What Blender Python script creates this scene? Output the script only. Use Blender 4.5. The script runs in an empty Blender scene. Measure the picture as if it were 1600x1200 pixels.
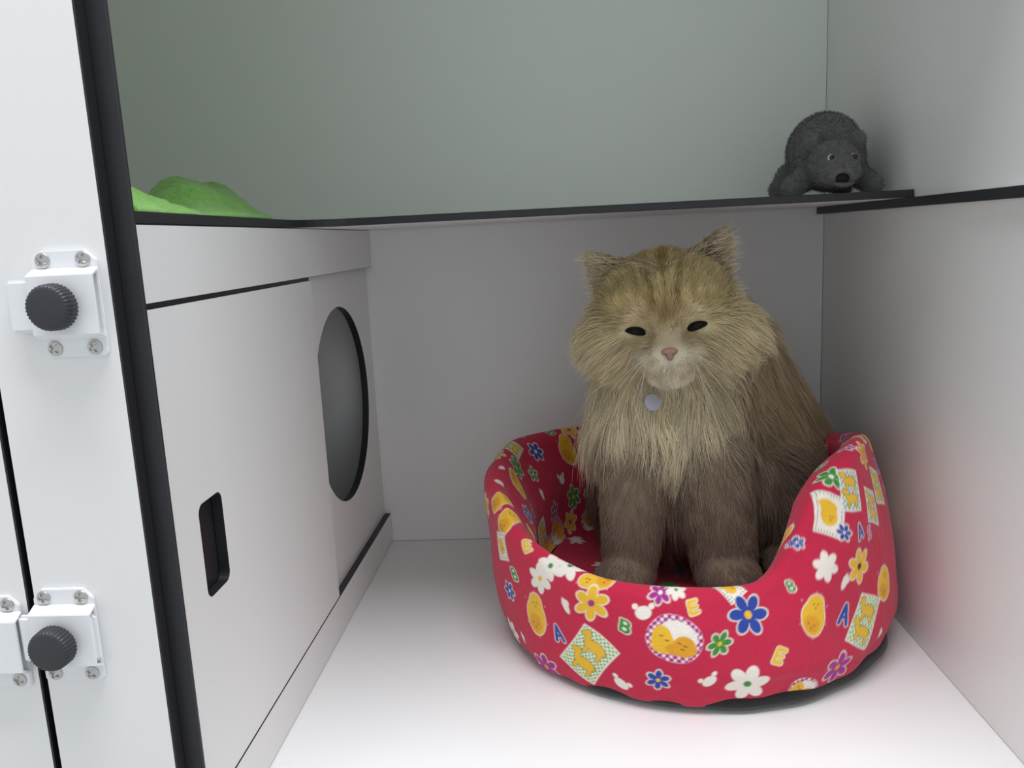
import bpy, bmesh, math, random
import numpy as np
from mathutils import Matrix, Vector, kdtree

rng = np.random.default_rng(7)
random.seed(7)
scene = bpy.context.scene
COL = scene.collection

# ------------------------------------------------------------------ camera
F_PX = 1268.4
R_CV = np.array([[0.9971769386, 0.0572234122, -0.0486172214],
                 [-0.0376141558, -0.1796971824, -0.9830025930],
                 [-0.0649871402, 0.9820562121, -0.1770374759]])
CAM_Z = 0.4028
cam_data = bpy.data.cameras.new('camera')
cam = bpy.data.objects.new('camera', cam_data)
COL.objects.link(cam)
_rb = (np.diag([1.0, -1.0, -1.0]) @ R_CV).T
cam.matrix_world = Matrix([[*_rb[0], 0.0], [*_rb[1], 0.0], [*_rb[2], CAM_Z], [0, 0, 0, 1]])
cam_data.sensor_width = 36.0
cam_data.lens = F_PX * 36.0 / 1600.0
cam_data.clip_start = 0.02
scene.camera = cam

# ------------------------------------------------------------------ world, lights, exposure
scene.view_settings.view_transform = 'Standard'
scene.view_settings.look = 'None'
scene.view_settings.gamma = 1.0
scene.view_settings.use_curve_mapping = False
scene.view_settings.exposure = 1.06
scene.cycles.diffuse_bounces = 8

world = bpy.data.worlds.new('world')
scene.world = world
world.use_nodes = True
_bg = world.node_tree.nodes['Background']
_bg.inputs['Color'].default_value = (0.915, 0.96, 0.985, 1)
_bg.inputs['Strength'].default_value = 0.36


def area_light(name, loc, target, sx, sy, energy, color):
    d = bpy.data.lights.new(name, 'AREA')
    d.shape = 'RECTANGLE'
    d.size, d.size_y = sx, sy
    d.energy = energy
    d.color = color
    o = bpy.data.objects.new(name, d)
    COL.objects.link(o)
    o.location = loc
    o.rotation_euler = (Vector(target) - Vector(loc)).to_track_quat('-Z', 'Y').to_euler()
    return o


area_light('ceiling_lamp', (0.05, 0.15, 1.95), (0.05, 0.25, 0.0), 1.2, 0.35, 17.0, (0.955, 0.965, 1.0))

# ------------------------------------------------------------------ key dimensions (metres)
XL, XR = -0.2443, 0.3291        # face of the left partition, right wall
YB = 1.05                       # back wall
YF = 0.449                      # front face of the front panels
YI = 0.460                      # their back face
SH_T, SH_B = 0.4288, 0.4216     # shelf top and underside
YS = 0.787                      # front edge of the shelf
Z_TOP = 0.98                    # roof of the unit
X_OUT = -0.62                   # far left side of the unit


# ------------------------------------------------------------------ helpers
def lin(c):
    c = np.asarray(c, float)
    if c.max() > 1.0:
        c = c / 255.0
    return np.where(c <= 0.04045, c / 12.92, ((c + 0.055) / 1.055) ** 2.4)


def material(name, color, rough=0.5, metallic=0.0, spec=0.5, bump=0.0, bump_scale=300.0, vary=0.0, vary_scale=20.0, sheen=0.0):
    m = bpy.data.materials.new(name)
    m.use_nodes = True
    nt = m.node_tree
    b = nt.nodes['Principled BSDF']
    b.inputs['Base Color'].default_value = (*color, 1)
    b.inputs['Roughness'].default_value = rough
    b.inputs['Metallic'].default_value = metallic
    b.inputs['Specular IOR Level'].default_value = spec
    if sheen:
        b.inputs['Sheen Weight'].default_value = sheen
    tc = nt.nodes.new('ShaderNodeTexCoord')
    if vary:
        n = nt.nodes.new('ShaderNodeTexNoise')
        n.inputs['Scale'].default_value = vary_scale
        n.inputs['Detail'].default_value = 4
        nt.links.new(tc.outputs['Object'], n.inputs['Vector'])
        mx = nt.nodes.new('ShaderNodeMix')
        mx.data_type = 'RGBA'
        mx.inputs[6].default_value = (*[c * (1 - vary) for c in color], 1)
        mx.inputs[7].default_value = (*[min(1, c * (1 + vary)) for c in color], 1)
        nt.links.new(n.outputs['Fac'], mx.inputs[0])
        nt.links.new(mx.outputs[2], b.inputs['Base Color'])
    if bump:
        n2 = nt.nodes.new('ShaderNodeTexNoise')
        n2.inputs['Scale'].default_value = bump_scale
        n2.inputs['Detail'].default_value = 3
        nt.links.new(tc.outputs['Object'], n2.inputs['Vector'])
        bp = nt.nodes.new('ShaderNodeBump')
        bp.inputs['Strength'].default_value = bump
        bp.inputs['Distance'].default_value = 0.001
        nt.links.new(n2.outputs['Fac'], bp.inputs['Height'])
        nt.links.new(bp.outputs['Normal'], b.inputs['Normal'])
    return m


M_LAM = material('white_laminate', (0.80, 0.798, 0.795), 0.42, bump=0.06, bump_scale=900, vary=0.012, vary_scale=6)
M_BOUNCE = material('green_bounce_laminate', (0.735, 0.78, 0.72), 0.42, bump=0.06, bump_scale=900, vary=0.012, vary_scale=6)  # white laminate with the towel's green bounce light put into its colour
M_CORE = material('black_core', (0.016, 0.016, 0.02), 0.45, bump=0.1, bump_scale=500, vary=0.2, vary_scale=40)
M_COAT = material('white_powder_coat', (0.80, 0.81, 0.83), 0.38, bump=0.04, bump_scale=1500)
M_KNOB = material('charcoal_plastic', (0.03, 0.03, 0.037), 0.5, bump=0.05, bump_scale=900)
M_STEEL = material('nickel_steel', (0.55, 0.54, 0.52), 0.28, metallic=1.0, vary=0.1, vary_scale=300)
M_BLACKCLOTH = material('black_cloth', (0.012, 0.011, 0.012), 0.95, bump=0.5, bump_scale=1200, sheen=0.2)


def link(name, me, parent=None):
    o = bpy.data.objects.new(name, me)
    COL.objects.link(o)
    if parent is not None:
        o.parent = parent
    return o


def tag(o, label=None, cat=None, group=None, kind=None):
    if label: o['label'] = label
    if cat: o['category'] = cat
    if group: o['group'] = group
    if kind: o['kind'] = kind
    return o


def empty(name, loc=(0, 0, 0), parent=None):
    o = bpy.data.objects.new(name, None)
    o.empty_display_size = 0.02
    COL.objects.link(o)
    o.location = loc
    if parent is not None:
        o.parent = parent
    return o


def mesh_from(name, verts, faces, mats, smooth=False):
    me = bpy.data.meshes.new(name)
    me.from_pydata([tuple(v) for v in verts], [], [tuple(f) for f in faces])
    for m in mats:
        me.materials.append(m)
    if smooth:
        me.polygons.foreach_set('use_smooth', [True] * len(me.polygons))
    me.update()
    return me


def bm_to_mesh(name, bm, mats, smooth=False):
    bmesh.ops.recalc_face_normals(bm, faces=bm.faces)
    me = bpy.data.meshes.new(name)
    bm.to_mesh(me)
    bm.free()
    for m in mats:
        me.materials.append(m)
    if smooth:
        me.polygons.foreach_set('use_smooth', [True] * len(me.polygons))
    return me


def board(name, lo, hi, axis, parent=None, mats=None, bevel=0.0005):
    """A compact laminate board: white on the two faces across `axis`, black core on every edge."""
    bm = bmesh.new()
    bmesh.ops.create_cube(bm, size=1.0)
    c = [(a + b) / 2 for a, b in zip(lo, hi)]
    s = [b - a for a, b in zip(lo, hi)]
    for v in bm.verts:
        v.co = Vector((c[0] + v.co.x * s[0], c[1] + v.co.y * s[1], c[2] + v.co.z * s[2]))
    if bevel:
        bmesh.ops.bevel(bm, geom=list(bm.edges), offset=bevel, segments=1, affect='EDGES')
    bm.normal_update()
    for f in bm.faces:
        f.material_index = 0 if abs(f.normal[axis]) > 0.9 else 1
    return link(name, bm_to_mesh(name, bm, mats or [M_LAM, M_CORE]), parent)


def board_outline(name, outer, holes, x0, x1, parent=None):
    """A board in a plane x = const from 2-D loops (y, z), with holes; edges black."""
    bm = bmesh.new()
    for loop in [outer] + holes:
        vs = [bm.verts.new((x1, y, z)) for y, z in loop]
        for a, b in zip(vs, vs[1:] + vs[:1]):
            bm.edges.new((a, b))
    bmesh.ops.triangle_fill(bm, use_beauty=True, use_dissolve=False, edges=list(bm.edges))
    r = bmesh.ops.extrude_face_region(bm, geom=list(bm.faces))
    for g in r['geom']:
        if isinstance(g, bmesh.types.BMVert):
            g.co.x = x0
    bmesh.ops.recalc_face_normals(bm, faces=bm.faces)
    bm.normal_update()
    for f in bm.faces:
        f.material_index = 0 if abs(f.normal.x) > 0.9 else 1
    return link(name, bm_to_mesh(name, bm, [M_LAM, M_CORE]), parent)


def rounded_rect(y0, y1, z0, z1, r, n=7):
    pts = []
    for cy, cz, a0 in ((y1 - r, z1 - r, 0), (y0 + r, z1 - r, 90), (y0 + r, z0 + r, 180), (y1 - r, z0 + r, 270)):
        for i in range(n):
            a = math.radians(a0 + 90 * i / (n - 1))
            pts.append((cy + r * math.cos(a), cz + r * math.sin(a)))
    return pts


def smin(a, b, k):
    h = np.clip(0.5 + 0.5 * (b - a) / k, 0, 1)
    return b * (1 - h) + a * h - k * h * (1 - h)


def sd_ell(p, c, r):
    q = (p - np.asarray(c)) / np.asarray(r)
    k0 = np.linalg.norm(q, axis=-1)
    k1 = np.linalg.norm(q / np.asarray(r), axis=-1)
    return k0 * (k0 - 1.0) / np.maximum(k1, 1e-9)


def sd_cap(p, a, b, ra, rb):
    a, b = np.asarray(a, float), np.asarray(b, float)
    ba = b - a
    t = np.clip(((p - a) @ ba) / (ba @ ba), 0, 1)
    return np.linalg.norm(p - a - t[..., None] * ba, axis=-1) - (ra + (rb - ra) * t)


def surface_nets(fn, lo, hi, h):
    """Closed mesh of the zero level of fn: (verts, quads)."""
    lo = np.asarray(lo, float)
    n = np.ceil((np.asarray(hi) - lo) / h).astype(int) + 1
    ax = [lo[i] + h * np.arange(n[i]) for i in range(3)]
    vals = np.empty(n)
    for i in range(n[0]):
        g = np.stack(np.meshgrid([ax[0][i]], ax[1], ax[2], indexing='ij'), -1).reshape(-1, 3)
        vals[i] = fn(g).reshape(n[1], n[2])
    ins = vals < 0
    cs = np.zeros(n - 1, int)
    for dx in (0, 1):
        for dy in (0, 1):
            for dz in (0, 1):
                cs += ins[dx:n[0] - 1 + dx, dy:n[1] - 1 + dy, dz:n[2] - 1 + dz]
    act = (cs > 0) & (cs < 8)
    idx = np.full(n - 1, -1)
    cells = np.argwhere(act)
    idx[act] = np.arange(len(cells))
    acc = np.zeros((len(cells), 3))
    cnt = np.zeros(len(cells))
    corners = [(x, y, z) for x in (0, 1) for y in (0, 1) for z in (0, 1)]
    for c0 in corners:
        for a in range(3):
            if c0[a] == 0:
                c1 = list(c0); c1[a] = 1
                i0, i1 = cells + c0, cells + c1
                v0 = vals[i0[:, 0], i0[:, 1], i0[:, 2]]
                v1 = vals[i1[:, 0], i1[:, 1], i1[:, 2]]
                m = (v0 < 0) != (v1 < 0)
                t = np.where(m, v0 / np.where(m, v0 - v1, 1), 0)
                acc += m[:, None] * (np.asarray(c0) + t[:, None] * np.eye(3)[a])
                cnt += m
    verts = lo + h * (cells + acc / cnt[:, None])
    quads = []
    for a in range(3):
        b, c = (a + 1) % 3, (a + 2) % 3
        s0 = [slice(None)] * 3; s1 = [slice(None)] * 3
        s0[a] = slice(0, -1); s1[a] = slice(1, None)
        e = np.argwhere(ins[tuple(s0)] != ins[tuple(s1)])
        e = e[(e[:, b] > 0) & (e[:, c] > 0) & (e[:, b] < n[b] - 1) & (e[:, c] < n[c] - 1)]
        fl = ins[e[:, 0], e[:, 1], e[:, 2]]
        q = []
        for ob, oc in ((-1, -1), (0, -1), (0, 0), (-1, 0)):
            k = e.copy(); k[:, b] += ob; k[:, c] += oc
            q.append(idx[k[:, 0], k[:, 1], k[:, 2]])
        q = np.stack(q, 1)
        q[~fl] = q[~fl][:, ::-1]
        quads.append(q)
    return verts, np.concatenate(quads)


def np_mesh(name, verts, quads, mats, smooth=True):
    me = bpy.data.meshes.new(name)
    nv, nf = len(verts), len(quads)
    k = quads.shape[1]
    me.vertices.add(nv)
    me.vertices.foreach_set('co', np.ascontiguousarray(verts, np.float32).ravel())
    me.loops.add(nf * k)
    me.loops.foreach_set('vertex_index', np.ascontiguousarray(quads, np.int32).ravel())
    me.polygons.add(nf)
    me.polygons.foreach_set('loop_start', np.arange(0, nf * k, k, dtype=np.int32))
    for m in mats:
        me.materials.append(m)
    me.update(calc_edges=True)
    me.validate()
    if smooth:
        me.polygons.foreach_set('use_smooth', np.ones(nf, bool))
    return me


def sdf_normals(fn, p, e=0.0012):
    g = np.stack([fn(p + e * np.eye(3)[i]) - fn(p - e * np.eye(3)[i]) for i in range(3)], -1)
    return g / np.maximum(np.linalg.norm(g, axis=-1, keepdims=True), 1e-9)


def set_point_color(me, name, rgb):
    at = me.attributes.new(name, 'FLOAT_COLOR', 'POINT')
    a = np.ones((len(rgb), 4), np.float32)
    a[:, :3] = rgb
    at.data.foreach_set('color', a.ravel())


def hair_object(name, pts, radius, cols, mat, parent):
    """pts: (N, K, 3) strands, radius (K,) or (N, K), cols (N, 3)."""
    N, K, _ = pts.shape
    hc = bpy.data.hair_curves.new(name)
    hc.add_curves([K] * N)
    hc.position_data.foreach_set('vector', np.ascontiguousarray(pts, np.float32).ravel())
    rad = np.broadcast_to(np.asarray(radius, np.float32), (N, K)).copy()
    ra = hc.attributes.get('radius') or hc.attributes.new('radius', 'FLOAT', 'POINT')
    ra.data.foreach_set('value', rad.ravel())
    ca = hc.attributes.new('col', 'FLOAT_COLOR', 'POINT')
    c4 = np.ones((N, K, 4), np.float32)
    c4[:, :, :3] = cols[:, None, :]
    ca.data.foreach_set('color', c4.ravel())
    hc.materials.append(mat)
    return link(name, hc, parent)


def attr_material(name, rough=0.85, spec=0.15, attr='col', weave=0.0, translucent=0.0, sheen=0.0):
    m = bpy.data.materials.new(name)
    m.use_nodes = True
    nt = m.node_tree
    b = nt.nodes['Principled BSDF']
    b.inputs['Roughness'].default_value = rough
    b.inputs['Specular IOR Level'].default_value = spec
    if sheen:
        b.inputs['Sheen Weight'].default_value = sheen
    a = nt.nodes.new('ShaderNodeAttribute')
    a.attribute_name = attr
    nt.links.new(a.outputs['Color'], b.inputs['Base Color'])
    if weave:
        tc = nt.nodes.new('ShaderNodeTexCoord')
        n = nt.nodes.new('ShaderNodeTexNoise')
        n.inputs['Scale'].default_value = 900
        n2 = nt.nodes.new('ShaderNodeTexNoise')
        n2.inputs['Scale'].default_value = 45
        n2.inputs['Detail'].default_value = 3
        ad = nt.nodes.new('ShaderNodeMath')
        ad.operation = 'MULTIPLY_ADD'
        ad.inputs[1].default_value = 4.0
        bp = nt.nodes.new('ShaderNodeBump')
        bp.inputs['Strength'].default_value = weave
        bp.inputs['Distance'].default_value = 0.001
        nt.links.new(tc.outputs['Object'], n.inputs['Vector'])
        nt.links.new(tc.outputs['Object'], n2.inputs['Vector'])
        nt.links.new(n2.outputs['Fac'], ad.inputs[0])
        nt.links.new(n.outputs['Fac'], ad.inputs[2])
        nt.links.new(ad.outputs[0], bp.inputs['Height'])
        nt.links.new(bp.outputs['Normal'], b.inputs['Normal'])
    if translucent:
        tr = nt.nodes.new('ShaderNodeBsdfTranslucent')
        nt.links.new(a.outputs['Color'], tr.inputs['Color'])
        mx = nt.nodes.new('ShaderNodeMixShader')
        mx.inputs[0].default_value = translucent
        out = nt.nodes['Material Output']
        nt.links.new(b.outputs[0], mx.inputs[1])
        nt.links.new(tr.outputs[0], mx.inputs[2])
        nt.links.new(mx.outputs[0], out.inputs['Surface'])
    return m


# ------------------------------------------------------------------ the cat unit (setting)
T = 0.008
tag(board('floor', (X_OUT, YI, -0.010), (XR + 0.010, YB + 0.010, 0.0), 2), kind='structure')
tag(board('wall_back', (X_OUT - 0.01, YB, 0.0), (XR, YB + 0.010, SH_B + 0.003), 1), kind='structure')
tag(board('wall_back_upper', (X_OUT - 0.01, YB, SH_B + 0.0032), (XR, YB + 0.010, Z_TOP), 1, mats=[M_BOUNCE, M_CORE]), kind='structure')
tag(board('wall_right', (XR, YF, 0.0), (XR + 0.010, YB + 0.010, Z_TOP), 0), kind='structure')
tag(board('wall_far_left', (X_OUT - 0.010, YI, 0.0), (X_OUT, YB, Z_TOP), 0), kind='structure')
tag(board('ceiling', (X_OUT - 0.01, YF, Z_TOP), (XR + 0.010, YB + 0.010, Z_TOP + 0.010), 2), kind='structure')

# white front upright with black right-hand edge; the neighbouring door leaf beyond a narrow gap
tag(board('wall_front', (-0.3305, YF, -0.40), (-0.2542, YI - 0.0002, Z_TOP), 1, bevel=0.0008), kind='structure')
tag(board('door_1', (-0.90, YF, -0.40), (-0.3342, YI - 0.0002, Z_TOP), 1, bevel=0.0008), kind='structure')
tag(board('trim_3', (-0.3342 - 0.02, YI, -0.40), (-0.3305 + 0.02, YI + 0.008, Z_TOP), 1, mats=[M_CORE, M_CORE]), kind='structure')
# black post: the front edge of the partition that stands behind the upright
tag(board('trim_2', (-0.2620, YI, 0.0), (XL + 0.0018, YI + 0.0032, Z_TOP), 1, mats=[M_CORE, M_CORE], bevel=0.0008), kind='structure')
# plinth under the floor
tag(board('wall_plinth', (-0.2530, YI, -0.40), (XR + 0.010, YI + 0.010, -0.0102), 1), kind='structure')

# left partition: header rail, base strip, sliding panel with finger slot, recessed rear panel with round hole
Y0 = YI + 0.0034
tag(board('trim_1', (XL - T, Y0, 0.3746), (XL, YB - 0.0006, SH_B - 0.0004), 0, bevel=0.0004), kind='structure')
tag(board('baseboard_left', (XL - T, Y0, 0.0002), (XL, YB - 0.0006, 0.0404), 0, bevel=0.0004), kind='structure')
panel = board_outline('sliding_panel',
                      [(Y0, 0.0412), (0.788, 0.0412), (0.788, 0.3712), (Y0, 0.3712)],
                      [rounded_rect(0.4995, 0.5365, 0.1725, 0.2385, 0.007)], XL - T, XL - 0.0004)
_pk = board('finger_pocket', (XL - T - 0.004, 0.495, 0.168), (XL - T - 0.0006, 0.541, 0.243), 0, panel, mats=[M_CORE, M_CORE])
tag(panel, 'white sliding panel with a rounded black finger slot behind the black post', 'panel')
_hc = (0.902, 0.2245)
_hr = 0.1112
hole = [(_hc[0] + _hr * math.cos(a), _hc[1] + _hr * math.sin(a)) for a in np.linspace(0, 2 * math.pi, 97)[:-1]]
rear = board_outline('wall_left', [(0.70, 0.0205), (YB - 0.0006, 0.0205), (YB - 0.0006, 0.40), (0.70, 0.40)], [hole],
                     XL - T - 0.0086, XL - T - 0.0004)
tag(rear, kind='structure')
# dark runner behind the gap over the sliding panel
tag(board('trim_4', (XL - T + 0.0005, Y0, 0.3714), (XL - 0.0015, 0.786, 0.3744), 0, mats=[M_CORE, M_CORE], bevel=0), kind='structure')


# L-shaped shelf: along the back wall and over the left partition, rounded inner corner
def shelf_mesh():
    pts = [(X_OUT + 0.001, YB - 0.001), (X_OUT + 0.001, Y0 + 0.001), (XL, Y0 + 0.001), (XL, 0.735)]
    r = 0.05
    cx, cy = XL + r, 0.786 - r
    for i in range(1, 9):
        a = math.pi - (math.pi / 2) * i / 8
        pts.append((cx + r * math.cos(a), cy + r * math.sin(a)))
    pts += [(XR - 0.001, 0.789), (XR - 0.001, YB - 0.001)]
    bm = bmesh.new()
    f = bm.faces.new([bm.verts.new((x, y, SH_B)) for x, y in pts])
    r_ = bmesh.ops.extrude_face_region(bm, geom=[f])
    for g in r_['geom']:
        if isinstance(g, bmesh.types.BMVert):
            g.co.z = SH_T
    bmesh.ops.recalc_face_normals(bm, faces=bm.faces)
    sharp = [e for e in bm.edges if len(e.link_faces) == 2 and e.calc_face_angle() > 1.2]
    bmesh.ops.bevel(bm, geom=sharp, offset=0.0005, segments=1, affect='EDGES')
    bm.normal_update()
    for f in bm.faces:
        f.material_index = 0 if abs(f.normal.z) > 0.9 else 1
    return bm_to_mesh('shelf', bm, [M_LAM, M_CORE])


shelf = link('shelf', shelf_mesh())
tag(shelf, 'white corner shelf with a black front edge above the cat', 'shelf')
lg = board('shelf_ledge', (XR - 0.0098, 0.47, -0.0043), (XR - 0.0004, 1.0490, 0.0043), 2)
lg.location = (0, 0, 0.4172)
tag(lg, 'narrow black-edged ledge along the right wall under the shelf end', 'ledge')


# ------------------------------------------------------------------ slide latches on the white front
def screw_mesh():
    def fn(p):
        d = np.maximum(np.linalg.norm(p - [0, -0.0068, 0], axis=-1) - 0.0088, -p[:, 1] * 0 + (np.hypot(p[:, 0], p[:, 2]) - 0.0043))
        d = np.maximum(d, -p[:, 1])
        arm = lambda u, v: np.maximum(np.maximum(np.abs(u) - 0.0030, np.abs(v) - 0.00085), 0.0004 - p[:, 1])
        cross = np.minimum(arm(p[:, 0], p[:, 2]), arm(p[:, 2], p[:, 0]))
        return np.maximum(d, -cross)
    v, q = surface_nets(fn, (-0.005, -0.0006, -0.005), (0.005, 0.003, 0.005), 0.00026)
    v = v.copy(); v[:, 1] *= -1
    return np_mesh('screw', v, q[:, ::-1], [M_STEEL], smooth=True)


def knob_mesh():
    n, prof = 144, [(0.0001, 0.0), (0.0062, 0.0), (0.0062, 0.0030), (0.0122, 0.0030), (0.0131, 0.0042), (0.0128, 0.0112), (0.0118, 0.0130), (0.0100, 0.0135), (0.0001, 0.0135)]
    verts, faces = [], []
    for k, (r, y) in enumerate(prof):
        for i in range(n):
            a = 2 * math.pi * i / n
            rr = r * (1 - (0.045 * (i % 4 in (0, 1))) * (3 <= k <= 6))
            verts.append((rr * math.cos(a), -y, rr * math.sin(a)))
    for k in range(len(prof) - 1):
        for i in range(n):
            j = (i + 1) % n
            faces.append((k * n + i, k * n + j, (k + 1) * n + j, (k + 1) * n + i))
    me = mesh_from('knob', verts, faces, [M_KNOB], True)
    bm = bmesh.new(); bm.from_mesh(me)
    bmesh.ops.recalc_face_normals(bm, faces=bm.faces)
    bm.to_mesh(me); bm.free()
    return me


def extrude_x(profile, x0, x1, name, mats, bevel=0.0006, inset=None):
    bm = bmesh.new()
    f = bm.faces.new([bm.verts.new((x0, -y, z)) for z, y in profile])
    r = bmesh.ops.extrude_face_region(bm, geom=[f])
    for g in r['geom']:
        if isinstance(g, bmesh.types.BMVert):
            g.co.x = x1
    bmesh.ops.recalc_face_normals(bm, faces=bm.faces)
    if bevel:
        bmesh.ops.bevel(bm, geom=list(bm.edges), offset=bevel, segments=2, affect='EDGES', clamp_overlap=True)
    return bm_to_mesh(name, bm, mats)


SCREW, KNOB = screw_mesh(), knob_mesh()


def plate_mesh(w, h, t):
    bm = bmesh.new()
    c = 0.006
    pts = [(-w / 2, -h / 2 + c * .3), (-w / 2 + c * .3, -h / 2), (w / 2 - c * .3, -h / 2), (w / 2, -h / 2 + c * .3),
           (w / 2, h / 2 - c), (w / 2 - c, h / 2), (-w / 2 + c, h / 2), (-w / 2, h / 2 - c)]
    f = bm.faces.new([bm.verts.new((x, 0, z)) for x, z in pts])
    r = bmesh.ops.extrude_face_region(bm, geom=[f])
    for g in r['geom']:
        if isinstance(g, bmesh.types.BMVert):
            g.co.y = -t
    bmesh.ops.recalc_face_normals(bm, faces=bm.faces)
    bmesh.ops.bevel(bm, geom=list(bm.edges), offset=0.0006, segments=2, affect='EDGES')
    return bm_to_mesh('base_plate', bm, [M_COAT])


PW, PH, PT = 0.038, 0.061, 0.0024
PLATE = plate_mesh(PW, PH, PT)
# a channel, open at both ends, with sloping sides
CH = [(-0.0205, PT), (-0.0168, 0.0100), (0.0168, 0.0100), (0.0205, PT), (0.0186, PT), (0.0158, 0.0084), (-0.0158, 0.0084), (-0.0186, PT)]
HOUSE = extrude_x(CH, -0.0195, 0.0195, 'housing', [M_COAT], 0.0003)
BOLT = extrude_x([(-0.0150, PT + 0.0003), (-0.0150, 0.0080), (0.0150, 0.0080), (0.0150, PT + 0.0003)], -0.0335, 0.0150, 'bolt', [M_COAT], 0.0018)


def latch(name, x, z, label, knob=True, bolt=0.0):
    e = empty(name, (x, YF - 0.0001, z))
    tag(e, label, 'latch', 'slide latches on the white front')
    link('base_plate', PLATE, e)
    h = link('housing', HOUSE, e)
    h.location = (0.0005, 0, 0)
    for sx in (-1, 1):
        for sz in (-1, 1):
            s = link('screw', SCREW, e)
            s.location = (sx * 0.0118, -PT, sz * 0.0250)
            s.rotation_euler = (0, 0.3 + 0.9 * sx + 0.5 * sz + 10 * x, 0)
    if knob:
        b = link('bolt', BOLT, e)
        b.location = (bolt, 0, 0)
        k = link('knob', KNOB, e)
        k.location = (-0.0005, -0.0101, -0.0005)
        tag(k, 'ribbed charcoal plastic knob')
    return e


latch('slide_latch', -0.279, 0.378, 'upper white slide latch with a ribbed black knob beside the black post', True, 0.0)
latch('slide_latch', -0.310, 0.176, 'lower white slide latch with a ribbed black knob across the panel gap', True, 0.006)
latch('latch_keeper', -0.3575, 0.172, 'white latch keeper without a knob beside the lower slide latch', False)


# ------------------------------------------------------------------ green towel heap on the left arm of the shelf
def towel():
    nx, ny = 300, 400
    x = np.linspace(-0.60, XL - 0.004, nx)
    y = np.linspace(0.482, 0.90, ny)
    X, Y = np.meshgrid(x, y, indexing='ij')
    z = 0.006 + 0.029 * np.exp(-(((X + 0.312) / 0.042) ** 4 + ((Y - 0.735) / 0.075) ** 4))
    z += 0.020 * np.exp(-(((X + 0.31 - 0.10 * (Y - 0.52)) / 0.05) ** 2 + ((Y - 0.52) / 0.060) ** 2))
    z += 0.02 * np.exp(-(((X + 0.50) / 0.09) ** 2 + ((Y - 0.66) / 0.13) ** 2))
    fold = np.sin(34 * (X + 0.9 * Y) + 2.2 * np.sin(17 * Y) + 1.5 * np.sin(21 * X))
    z += 0.0045 * fold * np.clip((z - 0.006) / 0.015, 0.12, 1) + 0.0016 * np.sin(95 * (X - 0.6 * Y) + 3 * np.sin(33 * Y)) * np.clip((z - 0.006) / 0.01, 0.1, 1)
    z += 0.0012 * np.sin(80 * X + 3 * np.sin(40 * Y)) * np.sin(75 * Y)
    fz = rng.standard_normal(X.shape)
    for _ in range(2):
        fz = (fz + np.roll(fz, 1, 0) + np.roll(fz, -1, 0) + np.roll(fz, 1, 1) + np.roll(fz, -1, 1)) / 3.2
    z += 0.0006 * fz
    # outline of the cloth: wavy edge
    wob = 0.014 * np.sin(30 * Y) + 0.009 * np.sin(67 * Y + 1)
    lim = XL - 0.006 + np.clip(wob, -0.02, 0.0) - np.clip(Y - 0.72, 0, 1) * 0.75
    span = (lim[0] + 0.60)
    Xn = -0.60 + (X + 0.60) * (np.maximum(span, 0.03) / (XL - 0.004 + 0.60))[None, :]
    edge = np.clip((lim - Xn) / 0.022, 0, 1)
    z = 0.0025 + (z - 0.0025) * np.sqrt(edge)
    z = np.maximum(z, 0.0025)
    top = np.stack([Xn, Y, z + SH_T], -1).reshape(-1, 3)
    bot = top.copy(); bot[:, 2] = SH_T + 0.0004
    i, j = np.meshgrid(np.arange(nx - 1), np.arange(ny - 1), indexing='ij')
    a = (i * ny + j).ravel()
    q = np.stack([a, a + ny, a + ny + 1, a + 1], 1)
    N = nx * ny
    quads = [q, q[:, ::-1] + N]
    ring = [k * ny for k in range(nx)] + [(nx - 1) * ny + k for k in range(1, ny)] + [k * ny + ny - 1 for k in range(nx - 2, -1, -1)] + [k for k in range(ny - 2, 0, -1)]
    ring = np.array(ring); nxt = np.roll(ring, -1)
    quads.append(np.stack([ring, ring + N, nxt + N, nxt], 1))
    m = material('green_towelling', (0.20, 0.46, 0.085), 0.95, bump=1.0, bump_scale=420, vary=0.22, vary_scale=110, sheen=0.35)
    me = np_mesh('towel', np.concatenate([top, bot]), np.concatenate(quads), [m])
    o = tag(link('towel', me), 'crumpled bright green towel lying on the shelf behind the black post', 'towel')
    return o


towel()


# ------------------------------------------------------------------ pet bed
BC = (0.121, 0.812)
_TH = np.array([-180, -140, -112, -92, -76, -60, -46, -30, -15, 0, 10, 18, 26, 34, 42, 50, 58, 66, 74, 82, 95, 115, 145, 180], float)
_HH = np.array([.160, .174, .176, .168, .156, .137, .122, .114, .110, .109, .109, .118, .152, .175, .190, .201, .206, .207, .202, .197, .190, .174, .160, .160])


def smooth_interp(t, xs, ys):
    d = np.linspace(-180, 180, 721)
    y = np.interp(d, xs, ys)
    k = np.hanning(27); k /= k.sum()
    y = np.convolve(np.concatenate([y[-41:-1], y, y[1:41]]), k, 'same')[40:-40]
    return np.interp(t, d, y)


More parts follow.
